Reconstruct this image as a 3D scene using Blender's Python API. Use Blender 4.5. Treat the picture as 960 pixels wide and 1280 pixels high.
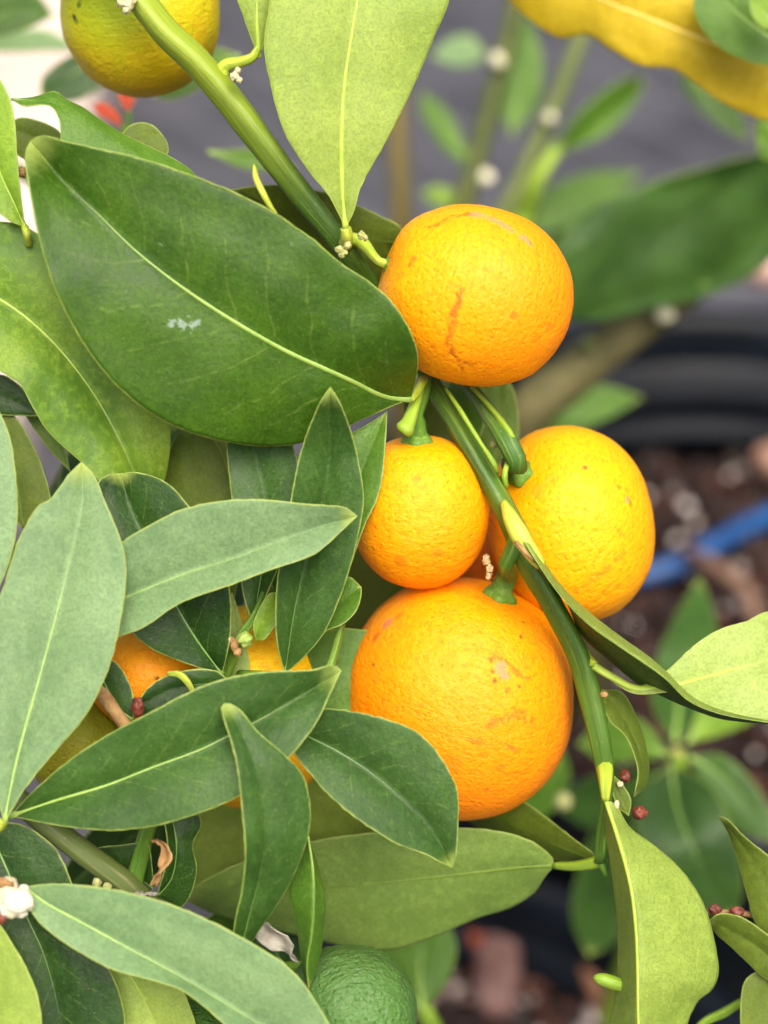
import bpy, bmesh, math, random
from mathutils import Vector, Matrix, noise as mn
random.seed(7)
scene = bpy.context.scene
for o in list(bpy.data.objects): bpy.data.objects.remove(o)
R = math.radians

# ------------------------------------------------------------------ camera
PITCH = R(40); D = 0.35; K = 0.0001437          # focus distance (m), metres per photo pixel at that distance
FOC = Vector((0, 0, 0.525))
FWD = Vector((0, math.cos(PITCH), -math.sin(PITCH)))
RGT = Vector((1, 0, 0)); UP = Vector((0, math.sin(PITCH), math.cos(PITCH)))
CAM = FOC - FWD * D
cd = bpy.data.cameras.new('camera'); cam = bpy.data.objects.new('camera', cd)
scene.collection.objects.link(cam); scene.camera = cam
cam.location = CAM
cam.rotation_euler = (R(90) - PITCH, 0, 0)
cd.sensor_fit = 'VERTICAL'; cd.sensor_height = 36
cd.lens = 18 / (640 * K / D)
cd.clip_start = 0.01; cd.clip_end = 200
cd.dof.use_dof = True; cd.dof.focus_distance = D - 0.006
cd.dof.aperture_fstop = cd.lens / 7.6            # about 7.6 mm of glass

# ------------------------------------------------------------------ light
SUN_EL, SUN_AZ = R(64), R(165)                   # azimuth measured from +Y, clockwise
w = bpy.data.worlds.new('World'); scene.world = w; w.use_nodes = True
wn = w.node_tree; bg = wn.nodes['Background']
sky = wn.nodes.new('ShaderNodeTexSky'); sky.sky_type = 'NISHITA'; sky.sun_disc = False
sky.sun_elevation = SUN_EL; sky.sun_rotation = SUN_AZ
sky.air_density = 0.7; sky.dust_density = 9.0; sky.ozone_density = 0.2
wn.links.new(sky.outputs[0], bg.inputs[0]); bg.inputs[1].default_value = 0.12
sd = bpy.data.lights.new('sun', 'SUN'); sun = bpy.data.objects.new('sun', sd)
scene.collection.objects.link(sun)
sd.energy = 1.5; sd.angle = R(50); sd.color = (1, 0.96, 0.9)
sv = Vector((math.sin(SUN_AZ) * math.cos(SUN_EL), math.cos(SUN_AZ) * math.cos(SUN_EL), math.sin(SUN_EL)))
sun.rotation_euler = sv.to_track_quat('Z', 'Y').to_euler()
vs = scene.view_settings
vs.view_transform = 'Standard'; vs.look = 'None'; vs.gamma = 1; vs.exposure = 0.95
vs.use_curve_mapping = False
scene.cycles.use_denoising = True
scene.cycles.max_bounces = 6; scene.cycles.transmission_bounces = 5; scene.cycles.diffuse_bounces = 4; scene.cycles.adaptive_threshold = 0.02

# ------------------------------------------------------------------ placing
def P(x, y, z=0.0):
    """photo pixel -> world point on the plane z cm in front of (towards the lens) the focus plane"""
    d = D - z * 0.01
    return CAM + FWD * d + (RGT * ((x - 480) * K) + UP * ((640 - y) * K)) * (d / D)
def G(x, y, h=0.0):
    """photo pixel -> world point at height h"""
    v = FWD * D + RGT * ((x - 480) * K) + UP * ((640 - y) * K)
    return CAM + v * ((h - CAM.z) / v.z)
def cr(pts, n, ends=True):
    """Catmull-Rom through pts (tuples of any length), n samples by chord length"""
    pts = [Vector(p) for p in pts]
    L = [0]
    for a, b in zip(pts, pts[1:]): L.append(L[-1] + max((b - a).length, 1e-9))
    out = []
    for i in range(n):
        s = L[-1] * i / (n - 1); k = 0
        while k < len(pts) - 2 and s > L[k + 1]: k += 1
        h = L[k + 1] - L[k]; t = (s - L[k]) / h
        p1, p2 = pts[k], pts[k + 1]
        m1 = (p2 - pts[k - 1]) / (L[k + 1] - L[k - 1]) if k > 0 else (p2 - p1) / h
        m2 = (pts[k + 2] - p1) / (L[k + 2] - L[k]) if k + 2 < len(pts) else (p2 - p1) / h
        t2, t3 = t * t, t * t * t
        out.append(p1 * (2*t3 - 3*t2 + 1) + m1 * h * (t3 - 2*t2 + t) + p2 * (-2*t3 + 3*t2) + m2 * h * (t3 - t2))
    return out
def lerp_list(v, t):
    if not isinstance(v, (list, tuple)): return v
    if len(v) == 1: return v[0]
    f = t * (len(v) - 1); i = min(int(f), len(v) - 2); f -= i
    f = f * f * (3 - 2 * f) * 0.5 + f * 0.5
    return v[i] * (1 - f) + v[i + 1] * f

# ------------------------------------------------------------------ materials
class N:
    def __init__(s, name):
        s.m = bpy.data.materials.new(name); s.m.use_nodes = True
        s.t = s.m.node_tree; s.t.nodes.clear()
    def n(s, typ, **kw):
        nd = s.t.nodes.new('ShaderNode' + typ)
        for k, v in kw.items(): setattr(nd, k, v)
        return nd
    def link(s, a, b): s.t.links.new(a, b)
    def put(s, sock, v):
        if hasattr(v, 'is_linked') or isinstance(v, bpy.types.NodeSocket): s.link(v, sock)
        else:
            if isinstance(v, (tuple, list)) and len(v) == 3 and sock.type == 'RGBA': v = (*v, 1)
            sock.default_value = v
    def coord(s, o='Object'): return s.n('TexCoord').outputs[o]
    def noise(s, vec, scale, detail=3, rough=0.55, dist=0.0, col=False):
        nd = s.n('TexNoise'); s.put(nd.inputs['Vector'], vec); nd.inputs['Scale'].default_value = scale
        nd.inputs['Detail'].default_value = detail; nd.inputs['Roughness'].default_value = rough
        nd.inputs['Distortion'].default_value = dist
        return nd.outputs['Color' if col else 'Fac']
    def vor(s, vec, scale, feature='F1', out='Distance', rnd=1.0):
        nd = s.n('TexVoronoi', feature=feature); s.put(nd.inputs['Vector'], vec)
        nd.inputs['Scale'].default_value = scale; nd.inputs['Randomness'].default_value = rnd
        return nd.outputs[out]
    def math(s, op, a, b=0.0, c=0.0, clamp=False):
        nd = s.n('Math', operation=op, use_clamp=clamp)
        for k, v in enumerate((a, b, c)): s.put(nd.inputs[k], v)
        return nd.outputs[0]
    def vmath(s, op, a, b=(0, 0, 0), scale=None):
        nd = s.n('VectorMath', operation=op); s.put(nd.inputs[0], a); s.put(nd.inputs[1], b)
        if scale is not None: s.put(nd.inputs['Scale'], scale)
        return nd.outputs['Value' if op in ('DISTANCE', 'LENGTH', 'DOT_PRODUCT') else 'Vector']
    def ramp(s, v, a, b, lo=0.0, hi=1.0):
        nd = s.n('MapRange', interpolation_type='SMOOTHSTEP'); s.put(nd.inputs[0], v)
        for k, q in enumerate((a, b, lo, hi)): s.put(nd.inputs[k + 1], q)
        return nd.outputs[0]
    def mix(s, f, a, b, blend='MIX'):
        nd = s.n('Mix', data_type='RGBA', blend_type=blend, clamp_factor=True)
        s.put(nd.inputs[0], f); s.put(nd.inputs[6], a); s.put(nd.inputs[7], b)
        return nd.outputs[2]
    def bump(s, h, dist, strength=1.0, normal=None):
        nd = s.n('Bump'); s.put(nd.inputs['Height'], h); nd.inputs['Distance'].default_value = dist
        nd.inputs['Strength'].default_value = strength
        if normal is not None: s.link(normal, nd.inputs['Normal'])
        return nd.outputs[0]
    def pbr(s, col, rough=0.5, spec=0.5, normal=None, sss=0.0, sss_r=None, coat=0.0, coat_r=0.3):
        p = s.n('BsdfPrincipled'); s.put(p.inputs['Base Color'], col); s.put(p.inputs['Roughness'], rough)
        p.inputs['Specular IOR Level'].default_value = spec
        if normal is not None: s.link(normal, p.inputs['Normal'])
        if sss:
            p.inputs['Subsurface Weight'].default_value = sss
            p.inputs['Subsurface Radius'].default_value = sss_r; p.inputs['Subsurface Scale'].default_value = 1.0
        if coat:
            p.inputs['Coat Weight'].default_value = coat; p.inputs['Coat Roughness'].default_value = coat_r
        return p.outputs[0]
    def out(s, sh):
        o = s.n('OutputMaterial'); s.link(sh, o.inputs[0]); return s.m

def rgb(r, g, b):
    f = lambda c: ((c / 255 + 0.055) / 1.055) ** 2.4 if c > 10 else c / 255 / 12.92
    return (f(r), f(g), f(b))

def leaf_mat(name, col, col2, margin, trans, tf=0.25, rough=0.46, spec=0.30, under=False, dust=0.3, blotch=None, marks=(), tip=0.75):
    m = N(name); co = m.coord(); uv = m.coord('UV')
    inf = m.n('ObjectInfo').outputs['Random']
    off = m.vmath('ADD', co, m.vmath('SCALE', (7.1, 3.3, 5.7), scale=inf))
    sep = m.n('SeparateXYZ'); m.link(uv, sep.inputs[0])
    a = m.math('ABSOLUTE', m.math('SUBTRACT', m.math('MULTIPLY', sep.outputs[0], 2.0), 1.0))
    n1 = m.noise(off, 75, 2, 0.5)
    n2 = m.noise(off, 560, 4, 0.72)
    n3 = m.noise(off, 2100, 1, 0.6)
    # lateral veins sweep forward from the midrib
    wv = m.math('SUBTRACT', m.math('MULTIPLY', sep.outputs[1], 9.5), m.math('MULTIPLY', a, 1.9))
    wv = m.math('ADD', wv, m.math('MULTIPLY', n1, 0.9))
    fr = m.math('ABSOLUTE', m.math('SUBTRACT', m.math('FRACT', wv), 0.5))
    vein = m.math('MULTIPLY', m.ramp(fr, 0.0, 0.05, 1.0, 0.0), m.ramp(a, 0.55, 0.92, 1.0, 0.0))
    vein = m.math('MULTIPLY', vein, m.ramp(n2, 0.40, 0.62, 0.1, 1.0))
    c = m.mix(m.ramp(n1, 0.3, 0.7), col, col2)
    if blotch:
        c = m.mix(m.math('MULTIPLY', m.ramp(m.noise(off, 34, 2, 0.5), 0.40, 0.60), 0.9), c, blotch)
    c = m.mix(m.math('MULTIPLY', m.ramp(n2, 0.42, 0.70), 0.34), c, tuple(q * 1.5 for q in col2))
    c = m.mix(m.math('MULTIPLY', m.ramp(n3, 0.38, 0.54, 1, 0), 0.42), c, tuple(q * 0.6 for q in col))
    vc = margin if not under else tuple(q * 0.75 for q in col)
    c = m.mix(m.math('MULTIPLY', vein, 0.17 if not under else 0.22), c, vc)
    # oil glands: tiny pale points
    vn = m.n('TexVoronoi'); m.link(off, vn.inputs['Vector']); vn.inputs['Scale'].default_value = 1150
    rs = m.n('SeparateXYZ'); m.link(vn.outputs['Color'], rs.inputs[0])
    gl = m.math('MULTIPLY', m.ramp(vn.outputs['Distance'], 0.08, 0.24, 1.0, 0.0), m.ramp(rs.outputs[0], 0.45, 0.95))
    c = m.mix(m.math('MULTIPLY', gl, 0.20 if not under else 0.12), c, margin)
    # dry water residue
    if dust:
        du = m.math('MULTIPLY', m.ramp(m.noise(off, 330, 5, 0.8, 1.5), 0.64, 0.76), dust)
        c = m.mix(du, c, (0.46, 0.52, 0.42))
    for mu, mv, mr in marks:
        cb = m.n('CombineXYZ'); m.link(m.math('MULTIPLY', sep.outputs[0], 0.45), cb.inputs[0]); m.link(sep.outputs[1], cb.inputs[1])
        wb = m.vmath('SCALE', m.vmath('SUBTRACT', m.noise(off, 600, 3, 0.7, col=True), (0.5, 0.5, 0.5)), scale=0.05)
        dd = m.vmath('DISTANCE', m.vmath('ADD', cb.outputs[0], wb), (mu * 0.45, mv, 0.0))
        c = m.mix(m.math('MULTIPLY', m.ramp(dd, mr * 0.5, mr, 1, 0), 0.45), c, (0.42, 0.52, 0.46))
    ed = m.n('Attribute', attribute_name='edge_mm').outputs['Fac']
    em = m.ramp(m.math('ADD', ed, m.math('MULTIPLY', n2, 0.5)), 0.22, 0.62, 1.0, 0.0)
    tp = m.math('MULTIPLY', m.ramp(m.math('ADD', sep.outputs[1], m.math('MULTIPLY', n2, 0.04)), 0.93, 1.02), tip)
    c = m.mix(m.math('MAXIMUM', m.math('MULTIPLY', em, 0.85), tp), c, margin)
    nr = m.bump(n2, 0.00020, 1.0)
    sh = m.pbr(c, m.ramp(n2, 0.2, 0.8, rough - 0.08, rough + 0.10), spec, nr)
    tr = m.n('BsdfTranslucent'); m.put(tr.inputs[0], trans)
    mx = m.n('MixShader'); mx.inputs[0].default_value = tf
    m.link(sh, mx.inputs[1]); m.link(tr.outputs[0], mx.inputs[2])
    return m.out(mx.outputs[0])

MARG = (0.36, 0.46, 0.10)
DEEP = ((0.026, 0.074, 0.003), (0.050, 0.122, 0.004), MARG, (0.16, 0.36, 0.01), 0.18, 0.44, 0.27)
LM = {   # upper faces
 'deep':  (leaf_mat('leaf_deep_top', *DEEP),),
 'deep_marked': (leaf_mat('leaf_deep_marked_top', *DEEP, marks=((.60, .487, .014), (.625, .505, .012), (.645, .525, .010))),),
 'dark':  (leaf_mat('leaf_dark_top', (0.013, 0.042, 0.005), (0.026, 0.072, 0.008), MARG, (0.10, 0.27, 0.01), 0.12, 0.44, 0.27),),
 'forest': (leaf_mat('leaf_forest_top', (0.026, 0.072, 0.010), (0.046, 0.114, 0.015), MARG, (0.14, 0.33, 0.02), 0.18, 0.46, 0.27),),
 'mid':   (leaf_mat('leaf_mid_top', (0.060, 0.145, 0.012), (0.095, 0.205, 0.018), MARG, (0.22, 0.45, 0.03), 0.22, 0.46, 0.27),),
 'pale':  (leaf_mat('leaf_pale_top', (0.150, 0.262, 0.108), (0.205, 0.330, 0.140), (0.42, 0.50, 0.10), (0.32, 0.55, 0.06), 0.28, 0.50, 0.32, dust=0.10),),
 'lime':  (leaf_mat('leaf_lime_top', (0.17, 0.31, 0.020), (0.26, 0.41, 0.035), MARG, (0.4, 0.6, 0.04), 0.30, 0.44, 0.30, blotch=(0.060, 0.16, 0.010)),),
 'red': (leaf_mat('leaf_red_top', (0.50, 0.045, 0.012), (0.60, 0.08, 0.02), (0.5, 0.2, 0.05), (0.7, 0.1, 0.02), 0.3, 0.45, 0.3, dust=0),),
 'yellow': (leaf_mat('leaf_yellow_top', (0.58, 0.42, 0.012), (0.66, 0.50, 0.03), (0.7, 0.6, 0.15), (0.8, 0.55, 0.03), 0.3, 0.45, 0.3, dust=0),),
}
U_OLIVE = leaf_mat('leaf_olive_under', (0.092, 0.140, 0.012), (0.135, 0.195, 0.018), MARG, (0.22, 0.38, 0.02), 0.28, 0.55, 0.3, under=True, dust=0.05)
U_LIME = leaf_mat('leaf_lime_under', (0.245, 0.355, 0.052), (0.32, 0.43, 0.072), (0.45, 0.55, 0.12), (0.45, 0.62, 0.05), 0.32, 0.52, 0.35, under=True, dust=0.04)
U_PALE = leaf_mat('leaf_pale_under', (0.30, 0.42, 0.085), (0.38, 0.50, 0.12), (0.5, 0.58, 0.16), (0.45, 0.6, 0.08), 0.3, 0.55, 0.35, under=True, dust=0.04)
U_GREEN = leaf_mat('leaf_green_under', (0.145, 0.245, 0.042), (0.20, 0.31, 0.058), MARG, (0.28, 0.45, 0.03), 0.3, 0.55, 0.35, under=True, dust=0.05)
UM = {'olive': U_OLIVE, 'lime': U_LIME, 'pale': U_PALE, 'green': U_GREEN}

def plain(name, col, col2, scale=200, rough=0.5, spec=0.5, bd=0.0002, tf=0.0, det=4, sss=0):
    m = N(name); co = m.coord()
    inf = m.n('ObjectInfo').outputs['Random']
    off = m.vmath('ADD', co, m.vmath('SCALE', (7.1, 3.3, 5.7), scale=inf))
    n1 = m.noise(off, scale, det, 0.6); n2 = m.noise(off, scale * 5, 3, 0.6)
    c = m.mix(m.ramp(n1, 0.3, 0.7), col, col2)
    nr = m.bump(m.math('ADD', n1, m.math('MULTIPLY', n2, 0.4)), bd)
    sh = m.pbr(c, m.ramp(n2, 0.2, 0.8, rough - 0.08, rough + 0.08), spec, nr)
    if tf:
        tr = m.n('BsdfTranslucent'); m.put(tr.inputs[0], col2)
        mx = m.n('MixShader'); mx.inputs[0].default_value = tf
        m.link(sh, mx.inputs[1]); m.link(tr.outputs[0], mx.inputs[2]); sh = mx.outputs[0]
    return m.out(sh)

def stem_mat(name, col, col2, light, rough=0.46, young=None):
    m = N(name); uv = m.coord('UV'); co = m.coord()
    mp = m.n('Mapping'); m.link(uv, mp.inputs[0]); mp.inputs['Scale'].default_value = (9, 1.3, 1)
    n1 = m.noise(mp.outputs[0], 1.6, 4, 0.6, 0.3)
    n2 = m.noise(co, 500, 4, 0.6); n0 = m.noise(co, 45, 2, 0.5)
    c = m.mix(m.ramp(n0, 0.35, 0.65), col, col2)
    if young:
        ag = m.n('Attribute', attribute_name='edge_mm').outputs['Fac']
        c = m.mix(m.math('ADD', ag, m.math('MULTIPLY', m.math('SUBTRACT', n0, 0.5), 0.5), clamp=True), c, young)
    c = m.mix(m.math('MULTIPLY', m.ramp(n1, 0.5, 0.75), 0.6), c, light)
    c = m.mix(m.math('MULTIPLY', m.ramp(m.vor(co, 700), 0.08, 0.2, 1, 0), 0.3), c, light)
    nr = m.bump(m.math('ADD', n1, m.math('MULTIPLY', n2, 0.5)), 0.00022)
    return m.out(m.pbr(c, rough, 0.35, nr))

M_STEM = stem_mat('stem_green', (0.065, 0.165, 0.015), (0.12, 0.25, 0.02), (0.30, 0.42, 0.06))
M_MAIN = stem_mat('stem_main', (0.036, 0.090, 0.008), (0.062, 0.138, 0.011), (0.20, 0.29, 0.045), young=(0.235, 0.315, 0.016))
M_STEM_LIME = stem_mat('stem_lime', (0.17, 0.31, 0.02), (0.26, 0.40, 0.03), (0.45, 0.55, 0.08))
M_STEM_DARK = stem_mat('stem_dark', (0.045, 0.12, 0.015), (0.075, 0.17, 0.018), (0.28, 0.38, 0.10))
M_WOOD = stem_mat('stem_woody', (0.075, 0.11, 0.022), (0.11, 0.14, 0.035), (0.22, 0.22, 0.10), 0.6)
M_PET = stem_mat('petiole_lime', (0.33, 0.46, 0.03), (0.46, 0.54, 0.06), (0.6, 0.62, 0.18))
M_RIB = plain('midrib_pale', (0.22, 0.36, 0.06), (0.30, 0.44, 0.09), 300, 0.45, 0.4, 0.00006)
M_RIB_D = plain('midrib_green', (0.12, 0.24, 0.045), (0.17, 0.31, 0.06), 300, 0.45, 0.4, 0.00006)
M_RIB_U = plain('midrib_under', (0.30, 0.43, 0.04), (0.38, 0.50, 0.07), 300, 0.5, 0.35, 0.00006)
M_RIB_O = plain('midrib_olive', (0.10, 0.17, 0.015), (0.14, 0.22, 0.02), 300, 0.5, 0.35, 0.00006)
M_CREAM = plain('cream_bud', (0.46, 0.43, 0.20), (0.62, 0.58, 0.36), 500, 0.5, 0.4, 0.0001, 0.15)
M_TAN = plain('dry_tan', (0.24, 0.13, 0.045), (0.40, 0.25, 0.10), 400, 0.65, 0.3, 0.0003)
M_DRYWHITE = plain('dry_papery', (0.30, 0.28, 0.22), (0.50, 0.48, 0.42), 300, 0.7, 0.3, 0.0004, 0.15)
M_REDBUD = plain('red_brown_bud', (0.10, 0.020, 0.012), (0.20, 0.045, 0.02), 500, 0.5, 0.5, 0.0003)
M_NODE = plain('node_scar', (0.27, 0.30, 0.09), (0.42, 0.42, 0.18), 500, 0.6, 0.3, 0.0002)

# ------------------------------------------------------------------ objects
def link(o, parent=None, org=None):
    scene.collection.objects.link(o)
    if parent is not None:
        o.parent = parent
        w0 = wpos(parent); o.location = (org or Vector()) - w0
    else: o.location = org or Vector()
    return o
def wpos(o):
    p = o.location.copy()
    while o.parent is not None:
        o = o.parent; p += o.location
    return p
def mesh_obj(name, verts, faces, mats, parent=None, org=None, mi=None, uvs=None, attr=None, smooth=True):
    """verts in world space; the object's origin is put at org"""
    org = Vector(org) if org is not None else sum((Vector(v) for v in verts), Vector()) / len(verts)
    me = bpy.data.meshes.new(name)
    me.from_pydata([tuple(Vector(v) - org) for v in verts], [], faces)
    for m in (mats if isinstance(mats, (list, tuple)) else [mats]): me.materials.append(m)
    if mi: me.polygons.foreach_set('material_index', mi)
    if smooth: me.polygons.foreach_set('use_smooth', [True] * len(me.polygons))
    if uvs:
        ul = me.uv_layers.new(name='UVMap')
        li = [0] * len(me.loops); me.loops.foreach_get('vertex_index', li)
        ul.data.foreach_set('uv', [c for i in li for c in uvs[i]])
    if attr:
        at = me.attributes.new('edge_mm', 'FLOAT', 'POINT'); at.data.foreach_set('value', attr)
    me.update()
    return link(bpy.data.objects.new(name, me), parent, org)
def tag(o, label=None, cat=None, group=None, kind=None):
    if label: o['label'] = label
    if cat: o['category'] = cat
    if group: o['group'] = group
    if kind: o['kind'] = kind
    return o
def empty(name, org):
    o = bpy.data.objects.new(name, None); o.empty_display_size = 0.01
    return link(o, None, Vector(org))

def tube_geo(path, rad, seg=10, ridges=0.0, flat=1.0, ref=None, cap=True):
    """path: world points, rad: radii in m"""
    V, F, U = [], [], []
    n = len(path); prev = ref or Vector((0.3, -0.8, 0.5)).normalized(); L = 0
    for i, p in enumerate(path):
        t = (path[min(i + 1, n - 1)] - path[max(i - 1, 0)]).normalized()
        a = (prev - t * prev.dot(t)).normalized(); prev = a; b = t.cross(a)
        if i: L += (p - path[i - 1]).length
        for k in range(seg):
            th = 2 * math.pi * k / seg
            r = rad[i] * (1 + ridges * math.cos(3 * th + L * 60))
            V.append(p + a * (math.cos(th) * r * flat) + b * (math.sin(th) * r)); U.append((k / seg, L * 30))
    for i in range(n - 1):
        for k in range(seg):
            k2 = (k + 1) % seg
            F.append((i * seg + k, i * seg + k2, (i + 1) * seg + k2, (i + 1) * seg + k))
    if cap:
        V.append(path[0]); V.append(path[-1]); U += [(0, 0), (0, L * 30)]
        for k in range(seg):
            k2 = (k + 1) % seg
            F.append((len(V) - 2, k2, k)); F.append((len(V) - 1, (n - 1) * seg + k, (n - 1) * seg + k2))
    return V, F, U
def tube(name, pts, mat, parent, seg=10, n=None, ridges=0.0, flat=1.0, wob=0.0, lumps=0.0):
    """pts: (px, py, z_cm, radius_px)"""
    n = n or max(8, len(pts) * 5)
    q = cr(pts, n) if len(pts) > 1 else pts
    path = [P(a[0], a[1], a[2]) for a in q]
    rad = [max(a[3], 0.3) * K * (D - a[2] * 0.01) / D for a in q]
    if wob: path = [p + mn.noise_vector(p * 60) * wob for p in path]
    if lumps: rad = [r * (1 + lumps * mn.noise(p * 260)) for r, p in zip(rad, path)]
    V, F, U = tube_geo(path, rad, seg, ridges, flat)
    return mesh_obj(name, V, F, mat, parent, path[0], uvs=U)

S_HALF = [0, .1, .22, .36, .5, .64, .77, .88, .955, 1.0]
def leaf(parent, M, A, B, z=0.0, e=(0, 0), mat='mid', under='olive', face='t', zs=0.5, nt=44, th=0.00030,
         bulge=(0.05, 0.05), wav=0.00035, rib=(5.0, 1.4), ribmat=None, pet=None, petr=(6, 5), petmat=None,
         label=None, name='leaf', org=None, swap=None, scallop=0.00016, seed=None):
    """M: midrib pixels base->tip; A, B: the two margins (without base and tip). z (cm) along the midrib,
    e: how far each margin lies in front of the midrib (cm). A closed blade with an upper and a lower sheet."""
    A = [M[0]] + A + [M[-1]]; B = [M[0]] + B + [M[-1]]
    m_, a_, b_ = cr(M, nt), cr(A, nt), cr(B, nt)
    sd = seed if seed is not None else random.uniform(0, 90)
    tocam = -FWD
    rows = []
    for i in range(nt):
        t = i / (nt - 1)
        zm = lerp_list(z, t) * zs
        win = min(1, t / 0.10) * min(1, (1 - t) / 0.06); win = win * win * (3 - 2 * win)
        pm = P(m_[i][0], m_[i][1], zm)
        row = []
        for side, ed, ev, bu in ((0, a_, e[0], bulge[0]), (1, b_, e[1], bulge[1])):
            ze = zm + lerp_list(ev, t) * win * zs
            px, py = ed[i][0], ed[i][1]
            pe = P(px, py, ze)
            wd = (pe - pm).length
            half = []
            for s in S_HALF:
                p = pm.lerp(pe, s)
                p = p + tocam * (bu * wd * 4 * s * (1 - s) * (0.6 if s > .5 else 1))
                q = Vector((p.x * 60 + sd, p.y * 60, p.z * 60))
                p = p + tocam * (mn.noise(q) * wav * 2.2 * s * win + mn.noise(q * 2.7) * wav * s * win)
                if s == 1.0 and 0 < i < nt - 1:
                    p = p + (pe - pm).normalized() * (mn.noise(Vector((t * 40 + sd, side * 9, 0))) * scallop * min(1, wd / 0.004))
                half.append((p, s, wd * (1 - s) * 1000))
            row.append(half)
        full = [(p, 0.5 - s * 0.5, ee) for p, s, ee in reversed(row[0])] + [(p, 0.5 + s * 0.5, ee) for p, s, ee in row[1][1:]]
        rows.append(full)
    W = len(rows[0])
    # sheet normals
    def nrm(i, j):
        a = rows[min(i + 1, nt - 1)][j][0] - rows[max(i - 1, 0)][j][0]
        b = rows[i][min(j + 1, W - 1)][0] - rows[i][max(j - 1, 0)][0]
        v = a.cross(b)
        return v.normalized() if v.length > 1e-12 else None
    Ns = [[nrm(i, j) for j in range(W)] for i in range(nt)]
    tot = sum((v for r in Ns for v in r if v), Vector())
    sgn = 1 if tot.dot(tocam) >= 0 else -1
    good = tot.normalized() * sgn
    V, U, E, F, MI = [], [], [], [], []
    for lay in (0, 1):                       # 0: the sheet towards the camera
        for i in range(nt):
            t = i / (nt - 1)
            for j in range(W):
                p, u, ee = rows[i][j]; v = Ns[i][j]
                v = v * sgn if v else good
                k = th * 0.5 * min(1.0, 0.35 + ee / 0.9)
                V.append(p + v * (k if lay == 0 else -k)); U.append((u, t)); E.append(ee)
    o1 = nt * W
    top_i, und_i = (0, 1) if face == 't' else (1, 0)
    for lay in (0, 1):
        for i in range(nt - 1):
            for j in range(W - 1):
                q = [lay * o1 + i * W + j, lay * o1 + (i + 1) * W + j, lay * o1 + (i + 1) * W + j + 1, lay * o1 + i * W + j + 1]
                if (sgn > 0) != (lay == 0): q.reverse()
                F.append(q); sw = swap is not None and ((j < W // 2) == (swap == 'a'))
                MI.append(top_i if (lay == 0) != sw else und_i)
    for i in range(nt - 1):
        for j in (0, W - 1):
            q = [i * W + j, (i + 1) * W + j, o1 + (i + 1) * W + j, o1 + i * W + j]
            if (j == 0) == (sgn > 0): q.reverse()
            F.append(q); MI.append(top_i)
    base = rows[0][W // 2][0]
    lf = mesh_obj(name, V, F, [LM[mat][0] if isinstance(mat, str) else mat, UM[under]], parent, base, mi=MI, uvs=U, attr=E)
    if label: lf['label'] = label
    # midrib: a thin cord half sunk in the blade, on both faces
    if rib:
        path = [rows[i][W // 2][0] for i in range(0, nt - 1)]
        rad = [max(0.4, rib[0] + (rib[1] - rib[0]) * (i / (nt - 2)) ** 0.8) * 0.5 * K for i in range(0, nt - 1)]
        rm = ribmat or (M_RIB_U if face == 'u' else M_RIB)
        V2, F2, U2 = tube_geo(path, rad, 7, ref=good, flat=0.62)
        mesh_obj('midrib', V2, F2, rm, lf, base, uvs=U2)
    if pet:
        q = cr([(M[0][0], M[0][1], (z[0] if isinstance(z, (list, tuple)) else z) * zs)] + pet, 12)
        path = [P(*a) for a in q]
        rad = [(petr[0] + (petr[1] - petr[0]) * i / 11) * K for i in range(12)]
        V3, F3, U3 = tube_geo(path, rad, 9, 0.06)
        mesh_obj('petiole', V3, F3, petmat or M_PET, lf, base, uvs=U3)
    return lf

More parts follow.
